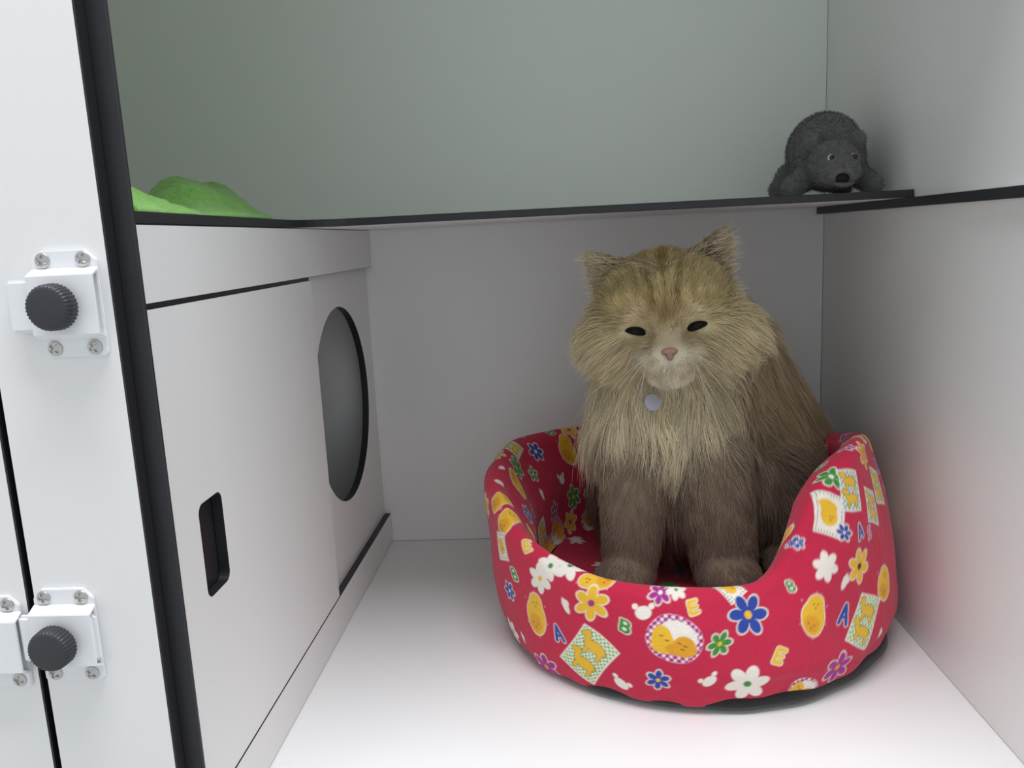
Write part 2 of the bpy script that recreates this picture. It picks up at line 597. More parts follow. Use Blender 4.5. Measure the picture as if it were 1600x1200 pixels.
def bed_grid(nth=1100, nt=285):
    """theta (deg, 0 = front, + = right), surface points, arc length along the profile."""
    th = np.linspace(-180, 180, nth + 1)[:-1]
    h = smooth_interp(th, _TH, _HH)
    a = np.radians(th)
    Rb = 0.188 + 0.004 * np.cos(2 * a) * -1
    pts = []
    for i in range(nth):
        H, rb, t = h[i], Rb[i], a[i]
        wav = 0.0022 * math.sin(9 * t) + 0.0016 * math.sin(23 * t + 1)
        left = max(0.0, -math.sin(t))
        right = min(1.0, max(0.0, (math.sin(t) - 0.2) / 0.35)) * (1.0 if math.cos(t) > 0 else max(0.0, math.sin(t)) ** 2)
        lean = 0.015 * left + 0.003 - 0.019 * right
        th_ = 0.0135 + 0.0015 * math.sin(2 * t + 1)     # half thickness of the padded wall
        zb = 0.0065 + wav + 0.0065 * max(0, math.sin(t + 0.5))
        ctrl = [(rb - 0.020, zb - 0.004), (rb - 0.004, zb), (rb + 0.004, zb + 0.018), (rb + 0.008, 0.045 + 0.1 * (H - .11)), (rb + 0.005 + lean * .5, H * 0.70),
                (rb - 0.002 + lean, H - 0.012), (rb - 0.006 + lean, H - 0.003), (rb - th_ * .95 + lean, H + 0.001), (rb - 2 * th_ + 0.003 + lean, H - 0.006), (rb - 2 * th_ - 0.003 + lean, H - 0.018),
                (rb - 2 * th_ - 0.008, H * 0.66), (rb - 2 * th_ - 0.012, 0.070), (rb - 2 * th_ - 0.018, 0.060)]
        c = np.array(ctrl)
        # Catmull-Rom through the control points
        P = np.concatenate([[2 * c[0] - c[1]], c, [2 * c[-1] - c[-2]]])
        seg = []
        for k in range(len(c) - 1):
            p0, p1, p2, p3 = P[k], P[k + 1], P[k + 2], P[k + 3]
            u = np.linspace(0, 1, 12, endpoint=False)[:, None]
            seg.append(0.5 * (2 * p1 + (p2 - p0) * u + (2 * p0 - 5 * p1 + 4 * p2 - p3) * u ** 2 + (3 * p1 - p0 - 3 * p2 + p3) * u ** 3))
        seg = np.concatenate(seg + [c[-1:]])
        L = np.concatenate([[0], np.cumsum(np.linalg.norm(np.diff(seg, axis=0), axis=1))])
        w = np.linspace(0, L[-1], nt)
        pts.append(np.stack([np.interp(w, L, seg[:, 0]), np.interp(w, L, seg[:, 1]), w], 1))
    pts = np.array(pts)
    r, z, w = pts[..., 0], pts[..., 1], pts[..., 2]
    # soft dents in the foam
    A = a[:, None]
    ww = np.sin(np.clip(w / w.max(), 0, 1) * math.pi)
    r = r + ww * (0.0022 * np.sin(5 * A + 30 * w) + 0.0016 * np.sin(11 * A - 45 * w + 1))
    X = BC[0] + r * np.sin(A)
    Y = BC[1] - r * np.cos(A)
    return th, np.stack([X, Y, z], -1), w


# >>> PRINT
# kind, angle (deg), distance along the cloth (mm), turn (deg), size (mm), colours
MOTIFS = [
    ('flower', -48.8, 117.6, 33.0, 13.3, 'w', 'y'), ('flower', -45.5, 130.9, 43.0, 12.4, 'w', 'g'), ('flower', -40.3, 138.4, 0.0, 13.8, 'w', 'g'),
    ('chick', -31.7, 126.9, 103.0, 15.7, 'y', 'y'), ('flower', -32.4, 105.3, 22.0, 15.5, 'y', 'p'), ('drop', -39.9, 100.5, 24.0, 7.3, 'w', 'w'),
    ('chick', -51.7, 81.1, 5.0, 21.5, 'y', 'y'), ('B', -60.5, 105.1, 20.0, 5.8, 'g', 'w'), ('A', -43.5, 68.9, 14.0, 6.9, 'b', 'w'),
    ('flower', -51.1, 25.5, 25.0, 14.8, 'p', 'o'), ('patch', -34.7, 54.0, -37.0, 31.9, 'g', 'g'), ('bear', -19.3, 107.0, 2.0, 9.5, 'w', 'w'),
    ('B', -23.9, 91.7, -9.0, 5.8, 'g', 'w'), ('oval', -11.8, 85.5, 2.0, 20.7, 'w', 'w'), ('E', -7.2, 113.7, 15.0, 5.4, 'y', 'w'),
    ('bear', -25.9, 33.1, -20.0, 9.3, 'w', 'w'), ('flower', -16.0, 44.9, 22.0, 10.2, 'b', 'y'), ('flower', -15.4, 122.0, 20.0, 9.7, 'p', 'w'),
    ('flower', -11.5, 126.2, 25.0, 7.8, 'w', 'g'), ('frame', 2.6, 123.6, 35.0, 14.6, 'w', 'g'), ('flower', 6.5, 99.4, -0.0, 16.5, 'b', 'y'),
    ('B', 19.3, 116.4, 15.0, 4.1, 'g', 'w'), ('flower', 29.5, 130.8, 30.0, 11.6, 'w', 'w'), ('flower', 40.9, 121.5, 30.0, 14.4, 'y', 'n'),
    ('drop', 35.0, 112.5, -32.0, 7.4, 'w', 'w'), ('chick', 24.2, 93.9, -12.0, 18.4, 'y', 'y'), ('A', 34.4, 84.2, -25.0, 7.9, 'b', 'w'),
    ('patch', 41.6, 70.3, -36.0, 26.2, 'g', 'g'), ('flower', -1.0, 79.0, -2.0, 9.9, 'g', 'y'), ('E', 13.7, 62.1, -29.0, 6.3, 'y', 'w'),
    ('flower', 32.4, 36.4, 20.0, 15.5, 'p', 'o'), ('bear', -3.6, 48.6, 21.0, 8.3, 'w', 'w'), ('flower', 5.9, 39.6, 13.0, 17.3, 'w', 'g'),
    ('oval', 22.3, 24.1, -13.0, 13.5, 'w', 'b'), ('chick', 51.7, 91.7, -12.0, 16.4, 'y', 'y'), ('drop', 48.8, 46.3, -20.0, 5.7, 'w', 'w'),
    ('frame', 34.7, 171.4, -30.0, 21.1, 'w', 'g'), ('flower', 40.6, 200.8, -30.0, 10.7, 'g', 'w'), ('patch', 44.2, 183.2, -25.0, 20.6, 'b', 'b'),
    ('flower', 58.6, 205.9, 20.0, 12.5, 'o', 'o'), ('patch', 52.7, 160.8, -20.0, 19.1, 'b', 'b'), ('flower', 23.6, 154.9, 15.0, 5.8, 'b', 'w'),
    ('flower', 37.0, 154.4, -15.0, 7.3, 'b', 'w'), ('A', 42.9, 149.4, 0.0, 5.5, 'b', 'w'), ('S', 47.5, 140.5, 0.0, 5.1, 'p', 'w'),
    ('flower', 54.0, 220.3, 20.0, 6.9, 'p', 'w'), ('patch', 66.1, 219.7, 10.0, 10.0, 'b', 'b'), ('chick', -65.8, 155.5, 22.0, 17.6, 'y', 'y'),
    ('E', -54.3, 144.7, 37.0, 5.5, 'y', 'w'), ('drop', -83.5, 188.4, 30.0, 7.3, 'w', 'w'), ('chick', -94.6, 219.8, -5.0, 17.4, 'y', 'y'),
    ('flower', -118.8, 217.7, 175.0, 11.0, 'b', 'w'), ('flower', -110.3, 234.1, 165.0, 8.0, 'g', 'w'), ('flower', -86.1, 239.6, 20.0, 9.1, 'b', 'w'),
    ('chick', -134.8, 226.7, -179.0, 20.2, 'o', 'o'), ('drop', -92.6, 193.0, 60.0, 4.9, 'w', 'w'), ('flower', -64.5, 82.6, 0.0, 9.3, 'b', 'w'),
    ('flower', -68.4, 34.0, 0.0, 12.7, 'w', 'g'), ('drop', -60.2, 39.3, 10.0, 5.6, 'w', 'w'), ('frame', -65.8, 127.0, 10.0, 15.4, 'w', 'g'),
    ('drop', -108.0, 255.2, 173.0, 6.2, 'w', 'w'), ('flower', -113.9, 286.2, 20.0, 10.6, 'p', 'w'), ('bear', -125.3, 256.3, 170.0, 8.8, 'w', 'w'),
    ('flower', -149.2, 95.0, 5.0, 13, 'b', 'y'), ('chick', -146.1, 161.3, -1.0, 16, 'y', 'y'), ('patch', -139.1, 147.2, -4.0, 20, 'g', 'g'),
    ('A', 31.2, 264.3, 27.0, 6, 'b', 'w'), ('E', -77.7, 234.1, -12.0, 6, 'y', 'w'), ('B', -179.5, 343.8, -12.0, 6, 'g', 'w'),
    ('E', -67.0, 316.2, -2.0, 6, 'y', 'w'), ('E', 98.4, 25.3, 12.0, 6, 'y', 'w'), ('oval', 57.8, 329.7, 8.0, 18, 'w', 'w'),
    ('flower', -72.7, 265.6, 13.0, 13, 'b', 'y'), ('patch', -101.3, 295.3, 11.0, 20, 'g', 'g'), ('E', 115.2, 159.8, 16.0, 6, 'y', 'w'),
    ('E', 136.3, 49.6, -6.0, 6, 'y', 'w'), ('patch', 133.6, 108.0, 4.0, 20, 'g', 'g'), ('oval', -36.1, 222.1, -19.0, 18, 'w', 'w'),
    ('flower', 88.9, 269.1, 4.0, 13, 'b', 'y'), ('flower', 151.6, 84.5, -20.0, 13, 'g', 'y'), ('patch', 167.2, 225.7, 6.0, 20, 'g', 'g'),
    ('flower', 169.4, 280.9, -27.0, 13, 'p', 'o'), ('chick', -110.3, 87.2, 22.0, 16, 'y', 'y'), ('flower', -134.4, 115.2, 21.0, 13, 'p', 'o'),
    ('bear', 167.5, 254.2, -17.0, 8, 'w', 'w'), ('chick', 16.2, 253.5, 11.0, 16, 'y', 'y'), ('flower', -47.4, 214.2, 10.0, 13, 'w', 'g'),
    ('B', -6.9, 196.2, -6.0, 6, 'g', 'w'), ('chick', -172.9, 193.3, -18.0, 16, 'y', 'y'), ('oval', 86.9, 146.3, 25.0, 18, 'w', 'w'),
    ('flower', -54.7, 177.4, -24.0, 13, 'p', 'o'), ('patch', 16.8, 326.3, 15.0, 20, 'g', 'g'), ('A', 161.0, 299.5, 15.0, 6, 'b', 'w'),
    ('B', 112.7, 292.1, -1.0, 6, 'g', 'w'), ('flower', -39.7, 253.7, -25.0, 13, 'g', 'y'), ('A', -119.2, 188.2, 10.0, 6, 'b', 'w'),
    ('flower', 179.9, 63.5, 2.0, 13, 'p', 'o'), ('flower', 96.4, 331.7, -29.0, 13, 'g', 'y'), ('A', -156.9, 155.4, 21.0, 6, 'b', 'w'),
    ('flower', -46.1, 273.5, 17.0, 13, 'p', 'o'), ('bear', -20.3, 309.8, 4.0, 8, 'w', 'w'), ('flower', 167.3, 15.4, 16.0, 13, 'p', 'o'),
    ('flower', -63.4, 241.1, 7.0, 13, 'p', 'o'), ('flower', 102.9, 177.2, 2.0, 13, 'w', 'g'), ('flower', 128.8, 231.2, 9.0, 13, 'w', 'g'),
    ('flower', 131.9, 311.0, -22.0, 13, 'y', 'p'), ('oval', -138.5, 317.0, -6.0, 18, 'w', 'w'), ('flower', -4.6, 238.0, -29.0, 13, 'y', 'p'),
    ('B', -23.1, 205.0, -13.0, 6, 'g', 'w'), ('oval', 139.2, 86.7, -20.0, 18, 'w', 'w'), ('A', 41.8, 319.7, 23.0, 6, 'b', 'w'),
    ('A', -30.7, 255.9, -3.0, 6, 'b', 'w'), ('B', -52.9, 235.3, 5.0, 6, 'g', 'w'), ('A', 71.1, 187.8, -4.0, 6, 'b', 'w'),
    ('flower', -126.6, 19.1, 21.0, 13, 'p', 'o'), ('flower', 175.9, 94.9, -18.0, 13, 'w', 'g'), ('flower', 115.4, 85.8, 23.0, 13, 'g', 'y'),
    ('chick', -13.0, 287.9, 25.0, 16, 'y', 'y'), ('chick', 0.5, 328.0, 25.0, 16, 'y', 'y'), ('flower', -172.3, 239.1, -22.0, 13, 'y', 'p'),
    ('flower', -129.8, 283.6, 28.0, 13, 'g', 'y'), ('patch', 3.6, 295.1, -26.0, 20, 'g', 'g'), ('B', 99.9, 230.1, 14.0, 6, 'g', 'w'),
    ('B', -112.6, 350.6, 11.0, 6, 'g', 'w'), ('flower', -26.1, 333.2, -23.0, 13, 'w', 'g'), ('oval', 159.8, 30.5, -10.0, 18, 'w', 'w'),
    ('oval', -19.0, 244.0, 8.0, 18, 'w', 'w'), ('B', -169.7, 297.3, -15.0, 6, 'g', 'w'), ('flower', -162.8, 97.6, -12.0, 13, 'p', 'o'),
    ('E', 33.3, 320.4, -12.0, 6, 'y', 'w'), ('B', -56.1, 286.2, 28.0, 6, 'g', 'w'), ('bear', -149.5, 39.1, 0.0, 8, 'w', 'w'),
    ('chick', -27.0, 229.0, 16.0, 16, 'y', 'y'), ('B', -154.9, 339.9, -5.0, 6, 'g', 'w'), ('oval', -115.5, 313.5, -23.0, 18, 'w', 'w'),
    ('flower', -148.8, 283.0, -27.0, 13, 'b', 'y'), ('flower', 132.2, 281.1, 10.0, 13, 'w', 'g'), ('oval', 10.9, 192.4, 1.0, 18, 'w', 'w'),
    ('oval', 46.2, 265.9, -12.0, 18, 'w', 'w'), ('oval', 170.8, 316.9, -21.0, 18, 'w', 'w'), ('flower', 64.1, 290.2, -15.0, 13, 'b', 'y'),
    ('bear', -138.1, 279.1, 0.0, 8, 'w', 'w'), ('flower', -41.8, 186.1, -6.0, 13, 'p', 'o'), ('chick', 26.4, 215.5, 24.0, 16, 'y', 'y'),
    ('A', -163.5, 59.6, 0.0, 6, 'b', 'w'), ('chick', 75.6, 214.1, -14.0, 16, 'y', 'y'), ('flower', -110.1, 15.8, -14.0, 13, 'w', 'g'),
    ('flower', 106.9, 346.0, 2.0, 13, 'g', 'y'), ('flower', -121.5, 51.6, 13.0, 13, 'p', 'o'), ('flower', -158.3, 218.1, 10.0, 13, 'w', 'g'),
    ('flower', 103.6, 54.1, -11.0, 13, 'y', 'p'), ('flower', 84.1, 331.5, -26.0, 13, 'b', 'y'), ('oval', -35.3, 309.7, 0.0, 18, 'w', 'w'),
    ('E', -89.0, 287.0, -19.0, 6, 'y', 'w'), ('flower', -113.7, 59.4, -1.0, 13, 'p', 'o'), ('B', -178.6, 281.6, -28.0, 6, 'g', 'w'),
    ('flower', 167.8, 189.6, 26.0, 13, 'w', 'g'), ('E', 143.0, 263.0, 9.0, 6, 'y', 'w'), ('flower', -156.6, 18.6, 21.0, 13, 'w', 'g'),
    ('chick', 10.7, 279.9, 28.0, 16, 'y', 'y'), ('E', 115.9, 213.2, 0.0, 6, 'y', 'w'), ('flower', -109.5, 163.4, -12.0, 13, 'p', 'o'),
    ('E', -102.0, 50.9, 18.0, 6, 'y', 'w'), ('flower', -159.1, 312.5, 11.0, 13, 'w', 'g'), ('bear', -127.1, 338.8, 13.0, 8, 'w', 'w'),
    ('B', -170.7, 127.4, 14.0, 6, 'g', 'w'), ('oval', 55.2, 294.1, -2.0, 18, 'w', 'w'), ('flower', 125.9, 127.1, -20.0, 13, 'w', 'g'),
    ('bear', -179.5, 157.5, -4.0, 8, 'w', 'w'), ('flower', 76.8, 281.5, -17.0, 13, 'b', 'y'), ('flower', 114.5, 123.9, -24.0, 13, 'w', 'g'),
    ('oval', -125.6, 162.4, -19.0, 18, 'w', 'w'), ('flower', -81.8, 311.5, -28.0, 13, 'b', 'y'), ('flower', 152.1, 166.8, 1.0, 13, 'y', 'p'),
    ('B', 160.3, 76.2, -15.0, 6, 'g', 'w'), ('patch', 2.9, 186.5, -12.0, 20, 'g', 'g'), ('flower', 168.1, 122.9, -23.0, 13, 'g', 'y'),
    ('chick', 120.9, 332.8, 28.0, 16, 'y', 'y'), ('E', 152.9, 49.9, -22.0, 6, 'y', 'w'), ('E', 136.4, 244.9, 6.0, 6, 'y', 'w'),
    ('E', -145.0, 232.6, -17.0, 6, 'y', 'w'), ('flower', 58.5, 258.1, -14.0, 13, 'y', 'p'), ('flower', 49.0, 333.2, 13.0, 13, 'y', 'p'),
    ('E', 155.9, 212.4, -10.0, 6, 'y', 'w'), ('flower', 96.2, 119.6, 10.0, 13, 'w', 'g'), ('A', -94.2, 255.2, 22.0, 6, 'b', 'w'),
    ('flower', -154.2, 116.1, -20.0, 13, 'w', 'g'), ('oval', 120.4, 49.3, 12.0, 18, 'w', 'w'), ('flower', 22.7, 269.0, 26.0, 13, 'w', 'g'),
    ('bear', -137.3, 45.0, -29.0, 8, 'w', 'w'), ('flower', -9.3, 312.9, -2.0, 13, 'b', 'y'), ('B', -91.1, 113.7, -12.0, 6, 'g', 'w'),
    ('bear', -10.5, 154.6, -25.0, 8, 'w', 'w'), ('A', 134.7, 342.4, -24.0, 6, 'b', 'w'), ('A', 147.2, 137.5, -7.0, 6, 'b', 'w'),
    ('A', -88.1, 328.8, -12.0, 6, 'b', 'w'), ('B', -47.0, 157.8, -7.0, 6, 'g', 'w'), ('patch', 125.7, 89.0, 23.0, 20, 'g', 'g'),
    ('oval', 95.0, 153.6, -17.0, 18, 'w', 'w'), ('flower', -65.7, 205.6, 21.0, 13, 'p', 'o'), ('patch', 83.6, 233.8, -26.0, 20, 'g', 'g'),
    ('bear', -4.6, 269.8, 10.0, 8, 'w', 'w'), ('flower', -162.7, 129.0, -28.0, 13, 'w', 'g'), ('patch', 74.9, 153.7, 10.0, 20, 'g', 'g'),
    ('chick', 118.6, 242.5, 13.0, 16, 'y', 'y'), ('A', 92.5, 213.3, 24.0, 6, 'b', 'w'), ('bear', 138.5, 201.6, -17.0, 8, 'w', 'w'),
    ('E', -38.2, 336.4, 23.0, 6, 'y', 'w'), ('flower', -91.2, 47.4, -4.0, 13, 'g', 'y'), ('patch', 99.6, 283.0, 15.0, 20, 'g', 'g'),
    ('flower', 124.8, 205.3, -15.0, 13, 'g', 'y'), ('bear', 139.2, 20.6, 5.0, 8, 'w', 'w'), ('oval', 148.5, 335.3, -3.0, 18, 'w', 'w'),
    ('flower', -51.2, 319.2, 16.0, 13, 'g', 'y'), ('oval', -130.5, 73.2, 11.0, 18, 'w', 'w'), ('oval', 135.8, 166.9, 9.0, 18, 'w', 'w'),
    ('chick', 65.9, 333.4, -4.0, 16, 'y', 'y'), ('B', -16.1, 333.4, -12.0, 6, 'g', 'w'), ('flower', 158.9, 271.5, -25.0, 13, 'b', 'y'),
    ('patch', -109.6, 193.0, 1.0, 20, 'g', 'g'), ('flower', -168.5, 15.5, 17.0, 13, 'w', 'g'), ('flower', 90.7, 38.0, -18.0, 13, 'w', 'g'),
    ('flower', -150.7, 184.6, -21.0, 13, 'g', 'y'), ('chick', -98.6, 347.5, -21.0, 16, 'y', 'y'), ('B', 139.6, 298.3, 25.0, 6, 'g', 'w'),
    ('chick', -101.4, 127.8, 23.0, 16, 'y', 'y'), ('patch', -146.6, 66.6, 28.0, 20, 'g', 'g'), ('A', -171.2, 48.4, -24.0, 6, 'b', 'w'),
    ('flower', 110.4, 246.1, -7.0, 13, 'g', 'y'), ('A', -178.3, 215.6, -5.0, 6, 'b', 'w'), ('patch', 18.2, 216.1, -29.0, 20, 'g', 'g'),
    ('flower', -139.5, 197.4, -28.0, 13, 'y', 'p'), ('patch', 160.9, 169.2, -3.0, 20, 'g', 'g'), ('flower', 93.4, 88.3, -8.0, 13, 'w', 'g'),
    ('A', 108.4, 141.6, 7.0, 6, 'b', 'w'), ('bear', -118.2, 112.2, 18.0, 8, 'w', 'w'), ('A', -179.9, 310.4, 13.0, 6, 'b', 'w'),
    ('oval', 103.1, 90.2, -29.0, 18, 'w', 'w'), ('flower', -83.4, 151.0, 29.0, 13, 'y', 'p'), ('flower', -160.6, 260.1, -15.0, 13, 'b', 'y'),
    ('B', -168.7, 266.2, 29.0, 6, 'g', 'w'), ('E', 166.1, 55.1, -28.0, 6, 'y', 'w'), ('flower', -78.6, 352.3, -7.0, 13, 'p', 'o'),
    ('bear', -167.2, 323.2, 19.0, 8, 'w', 'w'), ('flower', 85.5, 183.5, 4.0, 13, 'w', 'g'), ('flower', 8.0, 346.9, 6.0, 13, 'b', 'y'),
    ('flower', 85.5, 76.2, 14.0, 13, 'p', 'o'), ('B', -18.8, 167.2, -13.0, 6, 'g', 'w'), ('patch', 62.8, 171.7, -23.0, 20, 'g', 'g'),
    ('flower', 120.7, 294.9, 6.0, 13, 'p', 'o'), ('chick', -73.8, 166.5, 4.0, 16, 'y', 'y'), ('flower', 159.7, 136.5, -19.0, 13, 'p', 'o'),
    ('chick', 151.5, 306.6, 17.0, 16, 'y', 'y'), ('E', 177.4, 17.6, 24.0, 6, 'y', 'w'), ('patch', -99.4, 16.8, -10.0, 20, 'g', 'g'),
    ('B', 91.3, 305.9, -3.0, 6, 'g', 'w'), ('A', -48.9, 352.1, -15.0, 6, 'b', 'w'), ('flower', 159.4, 237.2, -21.0, 13, 'w', 'g'),
    ('B', -101.7, 85.9, 21.0, 6, 'g', 'w'), ('chick', 176.4, 181.6, -22.0, 16, 'y', 'y'), ('flower', -126.0, 308.7, 2.0, 13, 'y', 'p'),
    ('A', 157.3, 340.8, 14.0, 6, 'b', 'w'), ('B', 39.6, 244.9, -2.0, 6, 'g', 'w'), ('flower', 74.5, 251.3, -11.0, 13, 'g', 'y'),
    ('patch', -82.2, 271.2, 2.0, 20, 'g', 'g'), ('flower', -168.8, 165.5, 21.0, 13, 'w', 'g'), ('E', -0.3, 161.8, 25.0, 6, 'y', 'w'),
    ('E', 145.2, 106.0, 21.0, 6, 'y', 'w'), ('oval', 83.7, 297.7, -7.0, 18, 'w', 'w'), ('chick', 27.6, 344.2, 10.0, 16, 'y', 'y'),
    ('flower', -30.4, 182.8, 11.0, 13, 'w', 'g'), ('B', -131.2, 200.1, 15.0, 6, 'g', 'w'), ('patch', 8.1, 235.0, 17.0, 20, 'g', 'g'),
    ('flower', 170.8, 158.2, -28.0, 13, 'b', 'y'), ('flower', 127.5, 162.0, 19.0, 13, 'p', 'o'), ('E', -143.7, 118.3, 24.0, 6, 'y', 'w'),
    ('B', 8.3, 165.8, -9.0, 6, 'g', 'w'), ('B', 106.7, 311.9, 3.0, 6, 'g', 'w'), ('patch', 29.0, 293.6, 14.0, 20, 'g', 'g'),
    ('oval', -93.8, 74.3, -4.0, 18, 'w', 'w'), ('flower', -101.0, 181.9, -26.0, 13, 'y', 'p'), ('flower', 159.4, 103.6, 16.0, 13, 'b', 'y'),
    ('chick', -138.3, 78.8, 18.0, 16, 'y', 'y'), ('chick', 150.2, 15.7, -1.0, 16, 'y', 'y'), ('chick', 23.3, 187.6, 9.0, 16, 'y', 'y'),
    ('flower', -178.1, 111.6, -16.0, 13, 'y', 'p'), ('flower', 175.8, 244.7, -17.0, 13, 'w', 'g'), ('flower', -55.8, 207.5, -9.0, 13, 'g', 'y'),
    ('A', -92.5, 148.6, 28.0, 6, 'b', 'w'), ('flower', -64.9, 283.1, 8.0, 13, 'w', 'g'), ('patch', -110.5, 123.1, -28.0, 20, 'g', 'g'),
    ('oval', -105.2, 319.0, -2.0, 18, 'w', 'w'), ('E', 142.3, 225.9, 14.0, 6, 'y', 'w'), ('E', -124.6, 129.2, 9.0, 6, 'y', 'w'),
    ('flower', -148.8, 321.0, -28.0, 13, 'b', 'y'), ('flower', -65.3, 350.7, 18.0, 13, 'w', 'g'), ('B', 168.0, 87.8, 26.0, 6, 'g', 'w'),
    ('chick', -73.7, 294.7, 20.0, 16, 'y', 'y'), ('A', -27.0, 287.5, 29.0, 6, 'b', 'w'), ('A', 131.1, 25.7, -13.0, 6, 'b', 'w'),
    ('flower', 75.8, 322.2, -28.0, 13, 'b', 'y'), ('patch', -155.6, 62.1, -13.0, 20, 'g', 'g'), ('flower', -15.1, 212.3, -29.0, 13, 'y', 'p'),
    ('flower', -7.2, 343.4, -13.0, 13, 'w', 'g'), ('patch', 119.6, 19.4, 2.0, 20, 'g', 'g'), ('E', 152.6, 254.1, -6.0, 6, 'y', 'w'),
    ('A', 4.4, 260.8, -5.0, 6, 'b', 'w'), ('patch', 106.6, 22.2, -12.0, 20, 'g', 'g'), ('B', -86.6, 86.6, 25.0, 6, 'g', 'w'),
    ('oval', -122.3, 80.7, 15.0, 18, 'w', 'w'), ('patch', 111.7, 188.5, -11.0, 20, 'g', 'g'), ('A', -59.1, 324.1, -7.0, 6, 'b', 'w'),
    ('B', -34.2, 158.4, 13.0, 6, 'g', 'w'), ('A', -74.7, 199.0, 30.0, 6, 'b', 'w'), ('flower', -135.6, 345.8, -22.0, 13, 'b', 'y'),
    ('A', -151.3, 250.1, -16.0, 6, 'b', 'w'), ('flower', 139.4, 129.9, 13.0, 13, 'p', 'o'), ('A', 124.2, 264.5, 25.0, 6, 'b', 'w'),
    ('A', -94.1, 308.8, 10.0, 6, 'b', 'w'), ('oval', 86.8, 115.7, -17.0, 18, 'w', 'w'), ('bear', 45.3, 295.1, -8.0, 8, 'w', 'w'),
    ('flower', 165.2, 343.1, -22.0, 13, 'p', 'o'), ('chick', -43.4, 300.4, -24.0, 16, 'y', 'y'), ('bear', 39.7, 349.3, 9.0, 8, 'w', 'w'),
    ('flower', -161.9, 190.6, 18.0, 13, 'p', 'o'), ('chick', -173.0, 76.2, 13.0, 16, 'y', 'y'), ('flower', -167.4, 214.0, -21.0, 13, 'y', 'p'),
    ('A', -88.9, 21.5, 8.0, 6, 'b', 'w'), ('flower', -102.5, 214.0, 2.0, 13, 'g', 'y'), ('flower', -118.5, 149.7, 7.0, 13, 'g', 'y'),
    ('E', 0.8, 212.6, -9.0, 6, 'y', 'w'), ('A', 143.7, 60.3, 20.0, 6, 'b', 'w'), ('flower', -25.9, 152.1, 0.0, 13, 'w', 'g'),
    ('flower', -167.1, 352.1, -7.0, 13, 'p', 'o'), ('A', -146.5, 349.5, -10.0, 6, 'b', 'w'), ('flower', 147.9, 191.8, 19.0, 13, 'w', 'g'),
    ('oval', -134.3, 173.1, 17.0, 18, 'w', 'w'), ('B', 46.0, 226.3, 13.0, 6, 'g', 'w'), ('flower', -118.3, 18.7, 26.0, 13, 'w', 'g'),
]
# <<< PRINT


